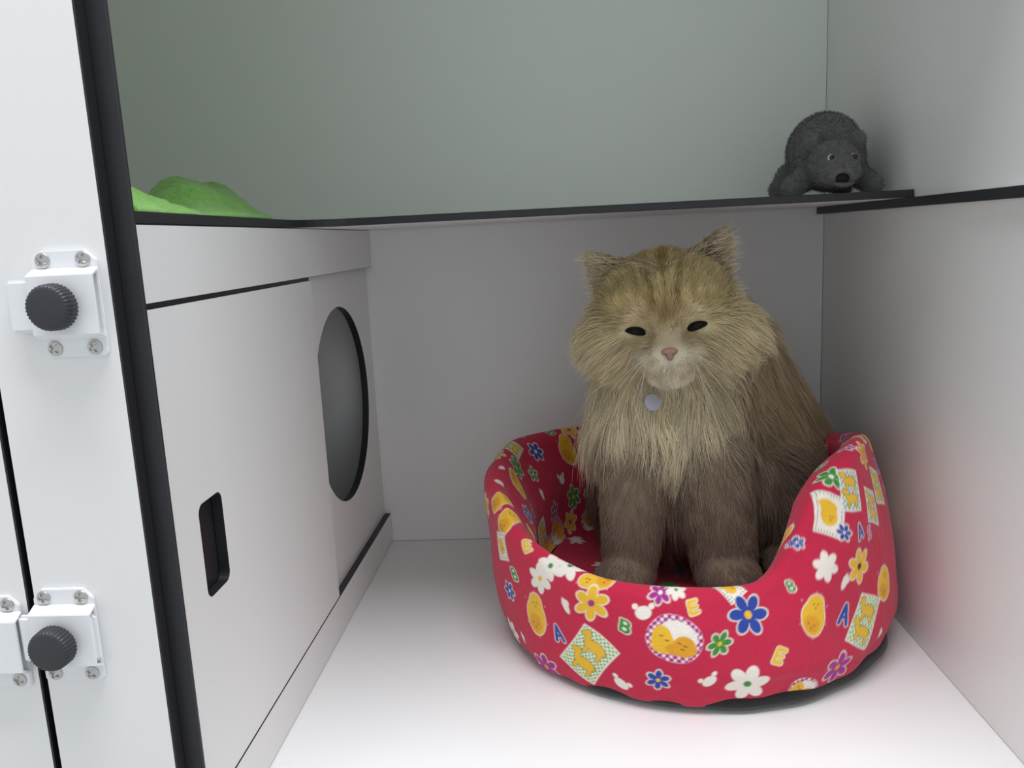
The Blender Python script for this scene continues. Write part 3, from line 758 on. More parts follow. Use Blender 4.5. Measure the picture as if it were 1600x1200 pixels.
def print_colors(th, w):
    """The printed cotton: red ground with flowers, letters, bears, patches and chicks."""
    S = np.radians(th)[:, None] * 195.0 + 0 * w
    W = w * 1000.0
    red = lin((196, 40, 72))
    C = np.empty(S.shape + (3,)); C[:] = red
    WHITE, YEL, GOLD, BLUE, GREEN, PURP, PINK = [lin(c) for c in ((238, 230, 220), (236, 186, 52), (226, 160, 44), (50, 72, 158), (66, 140, 58), (168, 48, 140), (232, 150, 190))]
    CMAP = dict(w=WHITE, y=YEL, o=GOLD, b=BLUE, g=GREEN, p=PURP, k=PINK, n=lin((60, 45, 40)), c=lin((226, 232, 204)), r=red)

    def put(d, col, win, soft=0.55):
        """paint where the signed distance d (mm) is negative"""
        a = np.clip(0.5 - d / (2 * soft), 0, 1)[..., None]
        C[win] = C[win] * (1 - a) + np.asarray(col) * a

    def seg(x, y, pts, r):
        d = np.full(x.shape, 1e9)
        for (x0, y0), (x1, y1) in zip(pts, pts[1:]):
            dx, dy = x1 - x0, y1 - y0
            t = np.clip(((x - x0) * dx + (y - y0) * dy) / (dx * dx + dy * dy + 1e-9), 0, 1)
            d = np.minimum(d, np.hypot(x - x0 - t * dx, y - y0 - t * dy))
        return d - r

    def poly(x, y, pts):
        """convex polygon, counter-clockwise"""
        d = np.full(x.shape, -1e9)
        for (x0, y0), (x1, y1) in zip(pts, pts[1:] + pts[:1]):
            l = math.hypot(x1 - x0, y1 - y0)
            d = np.maximum(d, ((x - x0) * (y1 - y0) - (y - y0) * (x1 - x0)) / l)
        return d

    def ell(x, y, cx, cy, rx, ry):
        q = np.hypot((x - cx) / rx, (y - cy) / ry)
        return (q - 1) * min(rx, ry)

    for kind, th0, t0, rot, size, c1, c2 in MOTIFS:
        s0 = math.radians(th0) * 195.0
        R = size * 1.6 + 3
        ds = (S - s0 + math.pi * 195) % (2 * math.pi * 195) - math.pi * 195
        ii = np.where(np.abs(ds[:, 0]) < R)[0]
        if len(ii) == 0:
            continue
        win = np.zeros(S.shape, bool)
        win[ii] = (np.abs(ds[ii]) < R) & (np.abs(W[ii] - t0) < R)
        a, b = ds[win], W[win] - t0
        cr, sr = math.cos(math.radians(rot)), math.sin(math.radians(rot))
        x, y = a * cr + b * sr, -a * sr + b * cr
        c1_, c2_ = CMAP[c1], CMAP[c2]
        if kind == 'flower':
            n = 5 if c1 in 'gp' and size < 9 else 6
            for grow, col in ((0.9, WHITE), (0.0, c1_)):
                d = np.hypot(x, y) - size * 0.42 - grow
                for k in range(n):
                    an = 2 * math.pi * k / n
                    u = x * math.cos(an) + y * math.sin(an)
                    v = -x * math.sin(an) + y * math.cos(an)
                    d = np.minimum(d, ell(u, v, size * 0.62, 0, size * 0.40, size * 0.27) - grow)
                put(d, col, win)
            put(np.hypot(x, y) - size * 0.2, c2_, win)
        elif kind in 'ABES':
            s = size
            if kind == 'A':
                d = np.minimum(seg(x, y, [(-.6 * s, -s), (0, s), (.6 * s, -s)], .26 * s), seg(x, y, [(-.35 * s, -.35 * s), (.35 * s, -.35 * s)], .2 * s))
            elif kind == 'E':
                d = seg(x, y, [(.6 * s, .85 * s), (-.55 * s, .85 * s), (-.55 * s, -.85 * s), (.6 * s, -.85 * s)], .27 * s)
                d = np.minimum(d, seg(x, y, [(-.5 * s, 0), (.5 * s, 0)], .24 * s))
            elif kind == 'S':
                d = seg(x, y, [(.5 * s, .8 * s), (-.3 * s, .85 * s), (-.5 * s, .4 * s), (.4 * s, -.3 * s), (.3 * s, -.8 * s), (-.5 * s, -.8 * s)], .2 * s)
            else:
                d = np.minimum(np.minimum(ell(x, y, 0.05 * s, .45 * s, .75 * s, .62 * s), ell(x, y, 0.05 * s, -.45 * s, .85 * s, .68 * s)), seg(x, y, [(-.55 * s, -.85 * s), (-.55 * s, .8 * s)], .25 * s))
            put(d - 0.8, WHITE if kind != 'E' else CMAP['c'], win)
            put(d, c1_, win)
            if kind == 'B':
                put(np.minimum(ell(x, y, 0, .48 * s, .3 * s, .24 * s), ell(x, y, 0, -.45 * s, .35 * s, .26 * s)), WHITE, win)
        elif kind == 'bear':
            d = ell(x, y, 0, -.12 * size, .72 * size, .6 * size)
            for sx in (-1, 1):
                d = np.minimum(d, np.hypot(x - sx * .72 * size, y - .42 * size) - .27 * size)
            put(d, WHITE, win)
        elif kind == 'chick':
            for grow, col in ((0.8, WHITE), (0, YEL)):
                d = ell(x, y, 0, -.15 * size, .62 * size, .80 * size)
                d = smin(d, ell(x, y, .08 * size, .5 * size, .42 * size, .45 * size), 2.0)
                put(d - grow, col, win)
            put(ell(x, y, -.08 * size, -.42 * size, .42 * size, .42 * size), GOLD, win, 1.5)
            for ex, ey in ((-.06, .5), (.16, .52), (.06, .36), (-.25, -.4), (.05, -.45), (-.1, -.6)):
                put(np.hypot(x - ex * size, y - ey * size) - 0.7, CMAP['n'], win)
            for k in range(6):
                an = 1.1 * k + .4
                put(np.hypot(x - size * 1.05 * math.cos(an) * .72, y - size * 1.05 * math.sin(an)) - 0.8, PINK, win)
        elif kind == 'patch':          # white framed patch with two small long-necked animals
            hw, hh = size * .62, size * .86
            P = [(-hw, -hh), (hw, -hh * .92), (hw * .96, hh), (-hw, hh * .94)]
            put(poly(x, y, P), WHITE, win)
            put(poly(x, y, P) + 1.0, CMAP['c'], win)
            nse = np.sin(1.35 * x + 1.0) * np.sin(1.2 * y) + 0.6 * np.sin(2.3 * x + y) * np.sin(2.1 * y - x)
            put(np.maximum(poly(x, y, P) + 1.4, (0.35 - nse) * 1.2), lin((92, 150, 70)) if c2 != 'b' else lin((90, 110, 170)), win)
            for oy in (-.30, .36):
                for grow, col in ((0.5, lin((70, 110, 40))), (0, YEL)):
                    g = ell(x, y, .05 * size, oy * size, .34 * size, .17 * size)
                    g = np.minimum(g, seg(x, y, [(-.25 * size, oy * size), (-.36 * size, (oy + .26) * size)], .09 * size))
                    g = np.minimum(g, seg(x, y, [(-.36 * size, (oy + .27) * size), (-.46 * size, (oy + .22) * size)], .08 * size))
                    for lx in (-.18, .26):
                        g = np.minimum(g, seg(x, y, [(lx * size, oy * size), (lx * 1.1 * size, (oy - .30) * size)], .06 * size))
                    put(np.maximum(g - grow, poly(x, y, P) + .8), col, win)
        elif kind == 'frame':          # white patch, dotted border, plain yellow blob
            hw, hh = size * .66, size * .9
            P = [(-hw, -hh), (hw, -hh), (hw, hh), (-hw, hh)]
            put(poly(x, y, P), WHITE, win)
            dots = 0.75 - np.hypot((x + 50) % 3.0 - 1.5, (y + 50) % 3.0 - 1.5) * -1 - 0.0
            put(np.maximum(np.maximum(poly(x, y, P) + .6, -(poly(x, y, P) + 4.2)), np.hypot((x + 60) % 2.8 - 1.4, (y + 60) % 2.8 - 1.4) - .62), lin((66, 92, 60)) if c2 != 'b' else BLUE, win, .4)
            put(smin(ell(x, y, 0, -.1 * size, .36 * size, .42 * size), ell(x, y, -.08 * size, .3 * size, .4 * size, .26 * size), 2), YEL, win)
            for ex, ey in ((.05, -.12), (.17, -.1), (.1, -.25)):
                put(np.hypot(x - ex * size, y - ey * size) - .55, CMAP['n'], win)
        elif kind == 'oval':           # gingham ring, cream middle, two sleeping yellow shapes
            d = ell(x, y, 0, 0, size * 1.12, size)
            put(d, WHITE, win)
            chk = (np.floor((x + y + 200) / 3.1) % 2) + (np.floor((x - y + 200) / 3.1) % 2)
            put(np.maximum(d, np.where(chk == 2, -1, 1)), lin((150, 40, 110)), win, .3)
            put(np.maximum(d, np.where(chk == 1, -1, 1)), lin((206, 130, 175)), win, .3)
            put(ell(x, y, size * .12, size * .1, size * .80, size * .68), WHITE, win)
            y1 = smin(ell(x, y, -.48 * size, -.02 * size, .42 * size, .55 * size), ell(x, y, -.30 * size, -.32 * size, .62 * size, .32 * size), 3)
            put(y1, YEL, win)
            y2 = smin(ell(x, y, .40 * size, -.22 * size, .42 * size, .42 * size), ell(x, y, .25 * size, -.42 * size, .62 * size, .26 * size), 3)
            put(y2, GOLD, win)
            for ex, ey in ((-.5, .12), (-.28, -.06), (.2, -.1), (.42, -.2), (.3, -.35)):
                put(seg(x, y, [((ex - .05) * size, ey * size), ((ex + .05) * size, (ey - .03) * size)], .45), CMAP['n'], win, .4)
        elif kind == 'drop':
            put(np.minimum(ell(x, y, 0, 0, size * .42, size), ell(x, y, .1 * size, .3 * size, .55 * size, .5 * size)), WHITE, win)
    return C


def cat_bed():
    th, P, w = bed_grid()
    nth, nt = P.shape[:2]
    C = print_colors(th, w)
    # faint fading of the cloth
    i, j = np.meshgrid(np.arange(nth), np.arange(nt - 1), indexing='ij')
    a = (i * nt + j).ravel(); b = (((i + 1) % nth) * nt + j).ravel()
    quads = np.stack([a, b, b + 1, a + 1], 1)
    m = attr_material('printed_cotton', 0.9, 0.2, weave=0.6, sheen=0.15)
    e = empty('cat_bed', (BC[0], BC[1], 0.0))
    tag(e, 'red round cat bed printed with flowers, letters and yellow chicks', 'cat bed')
    off = np.array([BC[0], BC[1], 0.0])
    me = np_mesh('padded_wall', P.reshape(-1, 3) - off, quads, [m])
    set_point_color(me, 'col', C.reshape(-1, 3))
    link('padded_wall', me, e)
    # black underside that shows below the hem
    n = 128
    prof = [(0.0005, 0.0006), (0.176, 0.0006), (0.186, 0.003), (0.1905, 0.0085), (0.1890, 0.016), (0.180, 0.022), (0.0005, 0.024)]
    verts, faces = [], []
    for r, z in prof:
        for k in range(n):
            t = 2 * math.pi * k / n
            rr = r if r < 0.1 else r + 0.0012 * math.sin(7 * t) + 0.0008 * math.sin(19 * t) + 0.004 * max(0, math.cos(t - 0.9)) - 0.006 + 0.004 * -math.cos(2 * t)
            verts.append((rr * math.sin(t), -rr * math.cos(t), z))
    for k in range(len(prof) - 1):
        for q in range(n):
            q2 = (q + 1) % n
            faces.append((k * n + q, k * n + q2, (k + 1) * n + q2, (k + 1) * n + q))
    link('black_base', mesh_from('black_base', verts, faces, [M_BLACKCLOTH], True), e)
    # cushion the cat sits on
    nr, na = 60, 240
    rr = np.linspace(0.001, 0.146, nr); aa = np.linspace(0, 2 * math.pi, na + 1)[:-1]
    Rr, Aa = np.meshgrid(rr, aa, indexing='ij')
    x, y = Rr * np.sin(Aa), -Rr * np.cos(Aa)
    z = 0.050 + 0.010 * (Rr / 0.146) ** 3 + 0.0012 * np.sin(60 * x) * np.sin(55 * y)
    V = np.stack([x, y, z], -1).reshape(-1, 3)
    ii, jj = np.meshgrid(np.arange(nr - 1), np.arange(na), indexing='ij')
    a = (ii * na + jj).ravel(); b = (ii * na + (jj + 1) % na).ravel()
    q = np.stack([a, a + na, b + na, b], 1)
    low = V.copy(); low[:, 2] = 0.0245
    ring = (nr - 1) * na + np.arange(na); rn = (nr - 1) * na + (np.arange(na) + 1) % na
    N = len(V)
    quads = np.concatenate([q, q[:, ::-1] + N, np.stack([ring, ring + N, rn + N, rn], 1)])
    me = np_mesh('cushion', np.concatenate([V, low]), quads, [m])
    col = np.empty((2 * N, 3)); col[:] = lin((196, 40, 72))
    for k in range(26):
        cx, cy = rng.uniform(-0.12, 0.12, 2)
        c = [lin((238, 230, 220)), lin((236, 186, 52)), lin((50, 72, 158)), lin((66, 140, 58))][k % 4]
        an = np.arctan2(V[:, 1] - cy, V[:, 0] - cx)
        d = np.hypot(V[:, 0] - cx, V[:, 1] - cy) < 0.011 * (0.75 + 0.25 * np.cos(6 * an))
        col[:N][d] = c
    set_point_color(me, 'col', col)
    link('cushion', me, e)
    return e


cat_bed()

# ------------------------------------------------------------------ cat
HC = np.array([0.0985, 0.785, 0.328])


def rot_xyz(ax, ay, az):
    return np.array(Matrix.Rotation(math.radians(az), 3, 'Z') @ Matrix.Rotation(math.radians(ay), 3, 'Y') @ Matrix.Rotation(math.radians(ax), 3, 'X'))


RH = rot_xyz(4, -3.5, -6)       # pitch (chin in), roll, yaw of the head


def to_head(p):
    return (p - HC) @ RH


def from_head(q):
    return np.asarray(q) @ RH.T + HC


def sd_ear(q, base, tip, wdir):
    base, tip = np.asarray(base), np.asarray(tip)
    ax = tip - base
    L = np.linalg.norm(ax); ax = ax / L
    wd = np.asarray(wdir, float); wd -= ax * (wd @ ax); wd /= np.linalg.norm(wd)
    td = np.cross(wd, ax); td *= -np.sign(td[1]) * -1
    v = q - base
    u = v @ ax
    s = np.clip(u / L, -0.3, 1.0)
    W = 0.0210 * np.clip(1 - s, 0, 2) ** 0.8 + 0.0038
    Tk = 0.0062 - 0.0025 * np.clip(s, 0, 1)
    ww = v @ wd
    tt = v @ td + 30.0 * ww ** 2 - 0.005
    ex = np.maximum(u - L, 0) + np.maximum(-0.012 - u, 0)
    return (np.sqrt((ww / W) ** 2 + (tt / Tk) ** 2 + (ex / Tk) ** 2) - 1.0) * Tk * 0.8


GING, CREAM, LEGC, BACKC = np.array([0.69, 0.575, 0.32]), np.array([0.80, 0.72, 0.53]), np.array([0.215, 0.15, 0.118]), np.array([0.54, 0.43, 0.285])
BRIDGE, CHIN, EARC = np.array([0.46, 0.37, 0.24]), np.array([0.86, 0.80, 0.64]), np.array([0.58, 0.47, 0.29])
# kind, frame, geometry..., fur length, comb direction (None: radial from the face), lift, colour
PRIMS = [
    ('e', 'h', (0, 0.002, 0.004), (0.062, 0.057, 0.049), 0.019, None, 0.62, GING),
    ('e', 'h', (-0.038, -0.016, -0.018), (0.038, 0.036, 0.034), 0.030, (-0.9, 0.25, -0.45), 0.50, CREAM * 0.62 + GING * 0.38),
    ('e', 'h', (0.038, -0.016, -0.018), (0.038, 0.036, 0.034), 0.030, (0.9, 0.25, -0.45), 0.50, CREAM * 0.62 + GING * 0.38),
    ('e', 'h', (-0.0125, -0.050, -0.035), (0.018, 0.017, 0.0135), 0.0085, (-0.8, 0.2, -0.6), 0.4, CREAM * 0.84),
    ('e', 'h', (0.0125, -0.050, -0.035), (0.018, 0.017, 0.0135), 0.0085, (0.8, 0.2, -0.6), 0.4, CREAM * 0.84),
    ('e', 'h', (0, -0.049, -0.016), (0.0135, 0.0145, 0.016), 0.005, (0, 0.3, 1.0), 0.3, BRIDGE),
    ('e', 'h', (0, -0.048, -0.051), (0.020, 0.018, 0.0115), 0.008, (0, -0.35, -1.0), 0.4, CHIN),
    ('e', 'h', (-0.026, -0.040, 0.014), (0.021, 0.017, 0.013), 0.011, (-0.3, 0.2, 1.0), 0.5, GING),
    ('e', 'h', (0.026, -0.040, 0.014), (0.021, 0.017, 0.013), 0.011, (0.3, 0.2, 1.0), 0.5, GING),
    ('ear', 'h', (-0.046, 0.000, 0.034), (-0.069, -0.004, 0.058), (-0.62, 0, -0.78), 0.008, (-0.7, 0, 0.8), 0.35, EARC),
    ('ear', 'h', (0.042, 0.000, 0.038), (0.060, -0.004, 0.068), (0.72, 0, -0.69), 0.008, (0.5, 0, 0.9), 0.35, EARC),
    ('e', 'w', (0.106, 0.826, 0.266), (0.060, 0.054, 0.055), 0.032, (0, -0.3, -1.0), 0.45, CREAM),
    ('e', 'w', (0.100, 0.810, 0.216), (0.069, 0.058, 0.070), 0.044, (0, -0.25, -1.0), 0.42, CREAM),
    ('c', 'w', (0.142, 0.855, 0.262), (0.205, 0.908, 0.150), 0.072, 0.083, 0.038, (0.5, 0.3, -0.8), 0.45, BACKC),
    ('e', 'w', (0.196, 0.900, 0.140), (0.080, 0.080, 0.075), 0.038, (0.6, 0.2, -0.7), 0.48, BACKC),
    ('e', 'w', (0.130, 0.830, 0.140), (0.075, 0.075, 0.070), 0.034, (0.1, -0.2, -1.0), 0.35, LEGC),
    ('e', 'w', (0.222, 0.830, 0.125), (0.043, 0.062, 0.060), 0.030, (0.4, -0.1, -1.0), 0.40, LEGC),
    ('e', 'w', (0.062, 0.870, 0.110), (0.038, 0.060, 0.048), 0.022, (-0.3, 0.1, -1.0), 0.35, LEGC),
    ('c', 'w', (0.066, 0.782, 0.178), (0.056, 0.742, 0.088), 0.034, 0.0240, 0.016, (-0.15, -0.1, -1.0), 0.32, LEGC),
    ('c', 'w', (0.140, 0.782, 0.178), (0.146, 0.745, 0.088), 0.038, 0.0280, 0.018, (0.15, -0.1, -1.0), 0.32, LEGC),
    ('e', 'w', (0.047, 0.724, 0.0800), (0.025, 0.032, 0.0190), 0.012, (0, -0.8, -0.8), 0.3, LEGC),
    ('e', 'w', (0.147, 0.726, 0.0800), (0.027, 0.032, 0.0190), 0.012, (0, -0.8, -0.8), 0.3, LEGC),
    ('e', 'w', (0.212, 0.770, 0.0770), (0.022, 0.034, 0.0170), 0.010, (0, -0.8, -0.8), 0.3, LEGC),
    ('c', 'w', (0.240, 0.915, 0.092), (0.247, 0.855, 0.084), 0.017, 0.016, 0.02, (0, -1.0, -0.2), 0.4, BACKC),
    ('c', 'w', (0.247, 0.855, 0.084), (0.240, 0.795, 0.082), 0.016, 0.011, 0.02, (0, -1.0, -0.2), 0.4, BACKC),
]
EYES = [(-0.0285, -0.0535, -0.0085), (0.0262, -0.0535, -0.0085)]


def prim_d(pr, p, q):
    k, fr = pr[0], pr[1]
    pp = q if fr == 'h' else p
    if k == 'e': return sd_ell(pp, pr[2], pr[3])
    if k == 'c': return sd_cap(pp, pr[2], pr[3], pr[4], pr[5])
    return sd_ear(pp, pr[2], pr[3], pr[4])


def prim_fur(pr):
    return pr[-4], pr[-3], pr[-2], pr[-1]


def cat_sdf(p):
    q = to_head(p)
    d = None
    for i, pr in enumerate(PRIMS):
        di = prim_d(pr, p, q)
        k = 0.006 if pr[0] == 'ear' else (0.010 if pr[1] == 'h' else 0.022)
        if pr[0] == 'c' and pr[4] < 0.04 or i >= 20: k = 0.010
        d = di if d is None else smin(d, di, k)
    for e in EYES:        # eye sockets
        d = -smin(-d, sd_ell(q, (e[0], e[1] - 0.004, e[2]), (0.0115, 0.0075, 0.0065)), 0.005)
    return d


def make_cat():
    V, Q = surface_nets(cat_sdf, (-0.02, 0.66, 0.045), (0.30, 1.0, 0.42), 0.0030)
    V[:, 2] = np.maximum(V[:, 2], 0.0615)
    N = sdf_normals(cat_sdf, V)
    base = np.array([0.13, 0.82, 0.061])
    e = empty('cat', tuple(base))
    tag(e, 'fluffy long-haired ginger and cream cat sitting in the red printed bed', 'cat')

    def attrs(p):
        q = to_head(p)
        wsum = np.zeros(len(p)); Lf = np.zeros(len(p)); lift = np.zeros(len(p)); comb = np.zeros((len(p), 3)); col = np.zeros((len(p), 3)); ear = np.zeros(len(p)); leg = np.zeros(len(p)); head = np.zeros(len(p))
        radial = (q - np.array([0, -0.075, -0.022]))
        radial /= np.linalg.norm(radial, axis=1, keepdims=True)
        for i, pr in enumerate(PRIMS):
            w = np.exp(-np.clip(prim_d(pr, p, q), -0.02, 0.2) / (0.0035 if pr[0] == 'ear' or pr[1] == 'h' else 0.007))
            L, c, lf, cl = prim_fur(pr)
            wsum += w; Lf += w * L; lift += w * lf; col += w[:, None] * cl
            cc = radial if c is None else np.broadcast_to(np.asarray(c, float) / np.linalg.norm(c), p.shape)
            if pr[1] == 'h': cc = cc @ RH.T
            comb += w[:, None] * cc
            if pr[0] == 'ear': ear += w
            if pr[1] == 'h': head += w
            if 18 <= i <= 22: leg += w
        s = wsum[:, None]
        return Lf / wsum, comb / s, lift / wsum, col / s, ear / wsum, leg / wsum, head / wsum, q

    def paint(p, n):
        Lf, comb, lift, col, ear, leg, head, q = attrs(p)
        x, y, z = q[:, 0], q[:, 1], q[:, 2]
        ax = np.abs(x)
        face = np.clip(head * 1.6 - 0.4, 0, 1) * (1 - np.clip(ear * 1.5, 0, 1))
        dark, lightc = np.array([0.34, 0.225, 0.07]), np.array([0.84, 0.75, 0.55])
        fore = face * np.clip((z + 0.004) / 0.008, 0, 1)
        st = np.clip(np.cos(ax * 2 * math.pi / 0.0125 + 1.0 * np.sin(z * 90)) * 1.3 - 0.1, 0, 1) * np.exp(-(ax / 0.026) ** 2) * np.clip((z - 0.002) / 0.01, 0, 1)
        mk = lambda a: np.clip(a, 0, 1)[:, None]
        col = col * (1 - mk(fore * st * 0.85)) + dark * mk(fore * st * 0.85)
        # pale brows above the eyes, dark patch between them, dark inner tear marks
        for ex in (-1, 1):
            b = np.exp(-(((x - ex * 0.023) / 0.008) ** 2 + ((z - 0.005) / 0.008) ** 2)) * face * (y < -0.02)
            col = col * (1 - mk(b * 0.9)) + lightc * mk(b * 0.9)
            t = np.exp(-(((x - ex * 0.0150 - 0.0) / 0.0055) ** 2 + ((z + 0.0205) / 0.007) ** 2)) * face * (y < -0.03)
            col = col * (1 - mk(t * 0.6)) + np.array([0.22, 0.15, 0.085]) * mk(t * 0.6)
            o = np.exp(-(((x - ex * 0.028) / 0.014) ** 2 + ((z + 0.018) / 0.005) ** 2)) * face * (y < -0.02)
            col = col * (1 - mk(o * 0.45)) + np.array([0.34, 0.25, 0.12]) * mk(o * 0.45)
        b = np.exp(-((x / 0.008) ** 2 + ((z - 0.003) / 0.008) ** 2)) * face * (y < -0.02)
        col = col * (1 - mk(b * 0.7)) + dark * mk(b * 0.7)
        # temple stripes
        tp = np.exp(-((ax - 0.050) / 0.010) ** 2) * np.exp(-((z - 0.006) / 0.012) ** 2) * face
        col = col * (1 - mk(tp * 0.35)) + dark * mk(tp * 0.35)
        # mouth line
        ml = np.exp(-((x / 0.0035) ** 2 + ((z + 0.043) / 0.007) ** 2)) * face * (y < -0.04)
        ml = np.maximum(ml, np.exp(-((ax - 0.010) / 0.010) ** 2) * np.exp(-((z + 0.049 - ax * 0.18) / 0.0028) ** 2) * face * (y < -0.03) * 0.8)
        col = col * (1 - mk(ml * 0.6)) + np.array([0.42, 0.28, 0.20]) * mk(ml * 0.6)
        # inside of the ears: pale, pinkish grey at the root
        ie = mk(ear * 1.4 * np.clip(-(n @ RH)[:, 1] * 1.5, 0, 1))
        deep = np.clip((0.060 - ax) / 0.012, 0, 1)[:, None]
        col = col * (1 - ie * 0.85) + (np.array([0.52, 0.43, 0.33]) * (1 - deep) + np.array([0.20, 0.14, 0.09]) * deep) * ie * 0.85
        # banded legs
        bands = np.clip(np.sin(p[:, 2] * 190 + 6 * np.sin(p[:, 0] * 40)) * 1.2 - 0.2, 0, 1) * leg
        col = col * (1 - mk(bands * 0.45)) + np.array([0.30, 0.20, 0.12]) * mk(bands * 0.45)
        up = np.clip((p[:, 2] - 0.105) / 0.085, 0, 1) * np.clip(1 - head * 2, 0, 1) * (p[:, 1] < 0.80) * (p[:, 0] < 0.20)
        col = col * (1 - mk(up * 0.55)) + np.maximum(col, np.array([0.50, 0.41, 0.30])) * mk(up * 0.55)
        return Lf, comb, lift, col, ear, leg, head, q, face

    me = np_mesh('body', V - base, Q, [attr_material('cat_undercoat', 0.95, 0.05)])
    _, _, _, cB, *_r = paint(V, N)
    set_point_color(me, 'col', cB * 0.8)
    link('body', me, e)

    # ---- fur
    tri = np.concatenate([Q[:, [0, 1, 2]], Q[:, [0, 2, 3]]])
    A, B, Cc = V[tri[:, 0]], V[tri[:, 1]], V[tri[:, 2]]
    area = 0.5 * np.linalg.norm(np.cross(B - A, Cc - A), axis=1)
    cen = (A + B + Cc) / 3
    hd = np.linalg.norm(cen - HC, axis=1) < 0.085
    wgt = area * np.where(hd, 2.3, 1.0) * np.where(cen[:, 2] < 0.066, 0.0, 1.0)
    NS = 140000
    pick = rng.choice(len(tri), NS, p=wgt / wgt.sum())
    u, v = rng.random(NS), rng.random(NS)
    fl = u + v > 1
    u[fl], v[fl] = 1 - u[fl], 1 - v[fl]
    P = A[pick] + u[:, None] * (B - A)[pick] + v[:, None] * (Cc - A)[pick]
    Nn = sdf_normals(cat_sdf, P)
    Lf, comb, lift, col, ear, leg, head, q, face = paint(P, Nn)
    # shorten fur round the eyes and nose
    for ex in EYES:
        dd = np.hypot((q[:, 0] - ex[0]) / 1.5, q[:, 2] - ex[2])
        front = q[:, 1] < -0.02
        Lf = np.where(front, Lf * np.clip((dd - 0.0045) / 0.008, 0.0, 1.0), Lf)
    dn = np.linalg.norm(q - np.array([0, -0.064, -0.026]), axis=1)
    Lf = Lf * np.clip((dn - 0.006) / 0.010, 0.0, 1)
    keep = Lf > 0.0015
    P, Nn, Lf, comb, lift, col, ear, leg, head, q = [a[keep] for a in (P, Nn, Lf, comb, lift, col, ear, leg, head, q)]
    n = len(P)
    Lf = Lf * rng.uniform(0.5, 1.2, n) * (1 + 0.22 * np.sin(P @ np.array([130, 50, 60.0])) * np.sin(P @ np.array([-70, 90, 110.0])) * (Lf > 0.02))
    Lf = np.where((rng.random(n) < 0.10) & (Lf > 0.025), Lf * 1.4, Lf)
    # long tufts from the inside of the ears
    tuft = (ear > 0.4) & ((Nn @ RH)[:, 1] < -0.2) & (rng.random(n) < 0.30)
    Lf = np.where(tuft, 0.020 * rng.uniform(0.6, 1.2, n), Lf)
    col[tuft] = np.array([0.72, 0.63, 0.46])
    sx = np.sign(q[:, 0])
    tdir = np.stack([sx * 0.75, -0.35 * np.ones(n), 0.30 * np.ones(n)], 1) @ RH.T
    comb = np.where(tuft[:, None], tdir, comb)
    # side locks on the chest spread outwards a little
    side = np.clip((P[:, 0] - 0.10) / 0.07, -1, 1)
    chest = np.clip((P[:, 2] - 0.15) / 0.05, 0, 1) * (1 - head) * (P[:, 1] < 0.84)
    comb[:, 0] += 0.10 * side * chest
    sw = lambda a, b, c: np.sin(P @ np.array([a, b, c]) * 1.0 + a)
    longf = np.clip((Lf - 0.012) / 0.025, 0, 1)[:, None]
    comb += longf * 0.38 * np.stack([sw(95, 40, 30) + 0.7 * sw(-160, 60, 75), 0.6 * sw(60, 80, -45), 0.35 * sw(120, -70, 50)], 1)
    comb += 0.20 * rng.standard_normal((n, 3))
    comb = comb - Nn * np.sum(comb * Nn, 1, keepdims=True)
    comb /= np.maximum(np.linalg.norm(comb, axis=1, keepdims=True), 1e-6)
    K = 7
    s = np.linspace(0, 1, K)[None, :, None]
    lift = (lift * rng.uniform(0.6, 1.25, n))[:, None, None]
    Ln = Lf[:, None, None]
    grav = (np.clip(Lf / 0.045, 0, 1) * 0.30)[:, None, None]
    pts = P[:, None, :] - Nn[:, None, :] * 0.0008 + Ln * (Nn[:, None, :] * lift * (1.25 * s - 0.55 * s ** 2) + comb[:, None, :] * (s * 0.85) + np.array([0, 0, -1.0]) * grav * s ** 2)
    wob = rng.standard_normal((n, 1, 3)) * 0.05 * np.sin(s * 4 + rng.uniform(0, 6, (n, 1, 1)))
    pts = pts + Ln * wob * s
    # clumps
    nc = n // 34
    ci = rng.choice(n, nc, replace=False)
    kd = kdtree.KDTree(nc)
    for k, i in enumerate(ci):
        kd.insert(P[i], k)
    kd.balance()
    near = np.array([kd.find(pp)[1] for pp in P])
    ctip = pts[ci][near]
    far = np.linalg.norm(P - P[ci][near], axis=1)
    cf = (np.clip(Lf / 0.035, 0, 1) * 0.62 * (far < 0.012) * rng.uniform(0.6, 1.1, n))[:, None, None]
    pts = pts * (1 - cf * s ** 1.3) + ctip * cf * s ** 1.3
    # keep the strands out of the shelf and the walls
    pts[..., 2] = np.minimum(pts[..., 2], SH_B - 0.002)
    pts[..., 0] = np.minimum(pts[..., 0], XR - 0.003)
    cl = rng.uniform(0.82, 1.14, nc)[near]
    shade = (rng.uniform(0.82, 1.15, n) * cl)[:, None]
    col = np.clip(col * shade, 0, 0.92)
    rad = 0.00024 * (1 - 0.82 * np.linspace(0, 1, K) ** 1.5)
    rad = rad[None, :] * np.where(Lf > 0.02, 1.15, 0.85)[:, None]
    m = attr_material('cat_fur', 0.75, 0.15, translucent=0.25)
    fur = hair_object('fur', pts - base, rad, col, m, e)
    tag(fur, 'long ginger and cream fur', kind='stuff')

    # ---- eyes, nose, whiskers, name tag
    m_eye = material('dark_amber_eye', (0.007, 0.005, 0.004), 0.35, spec=0.12)
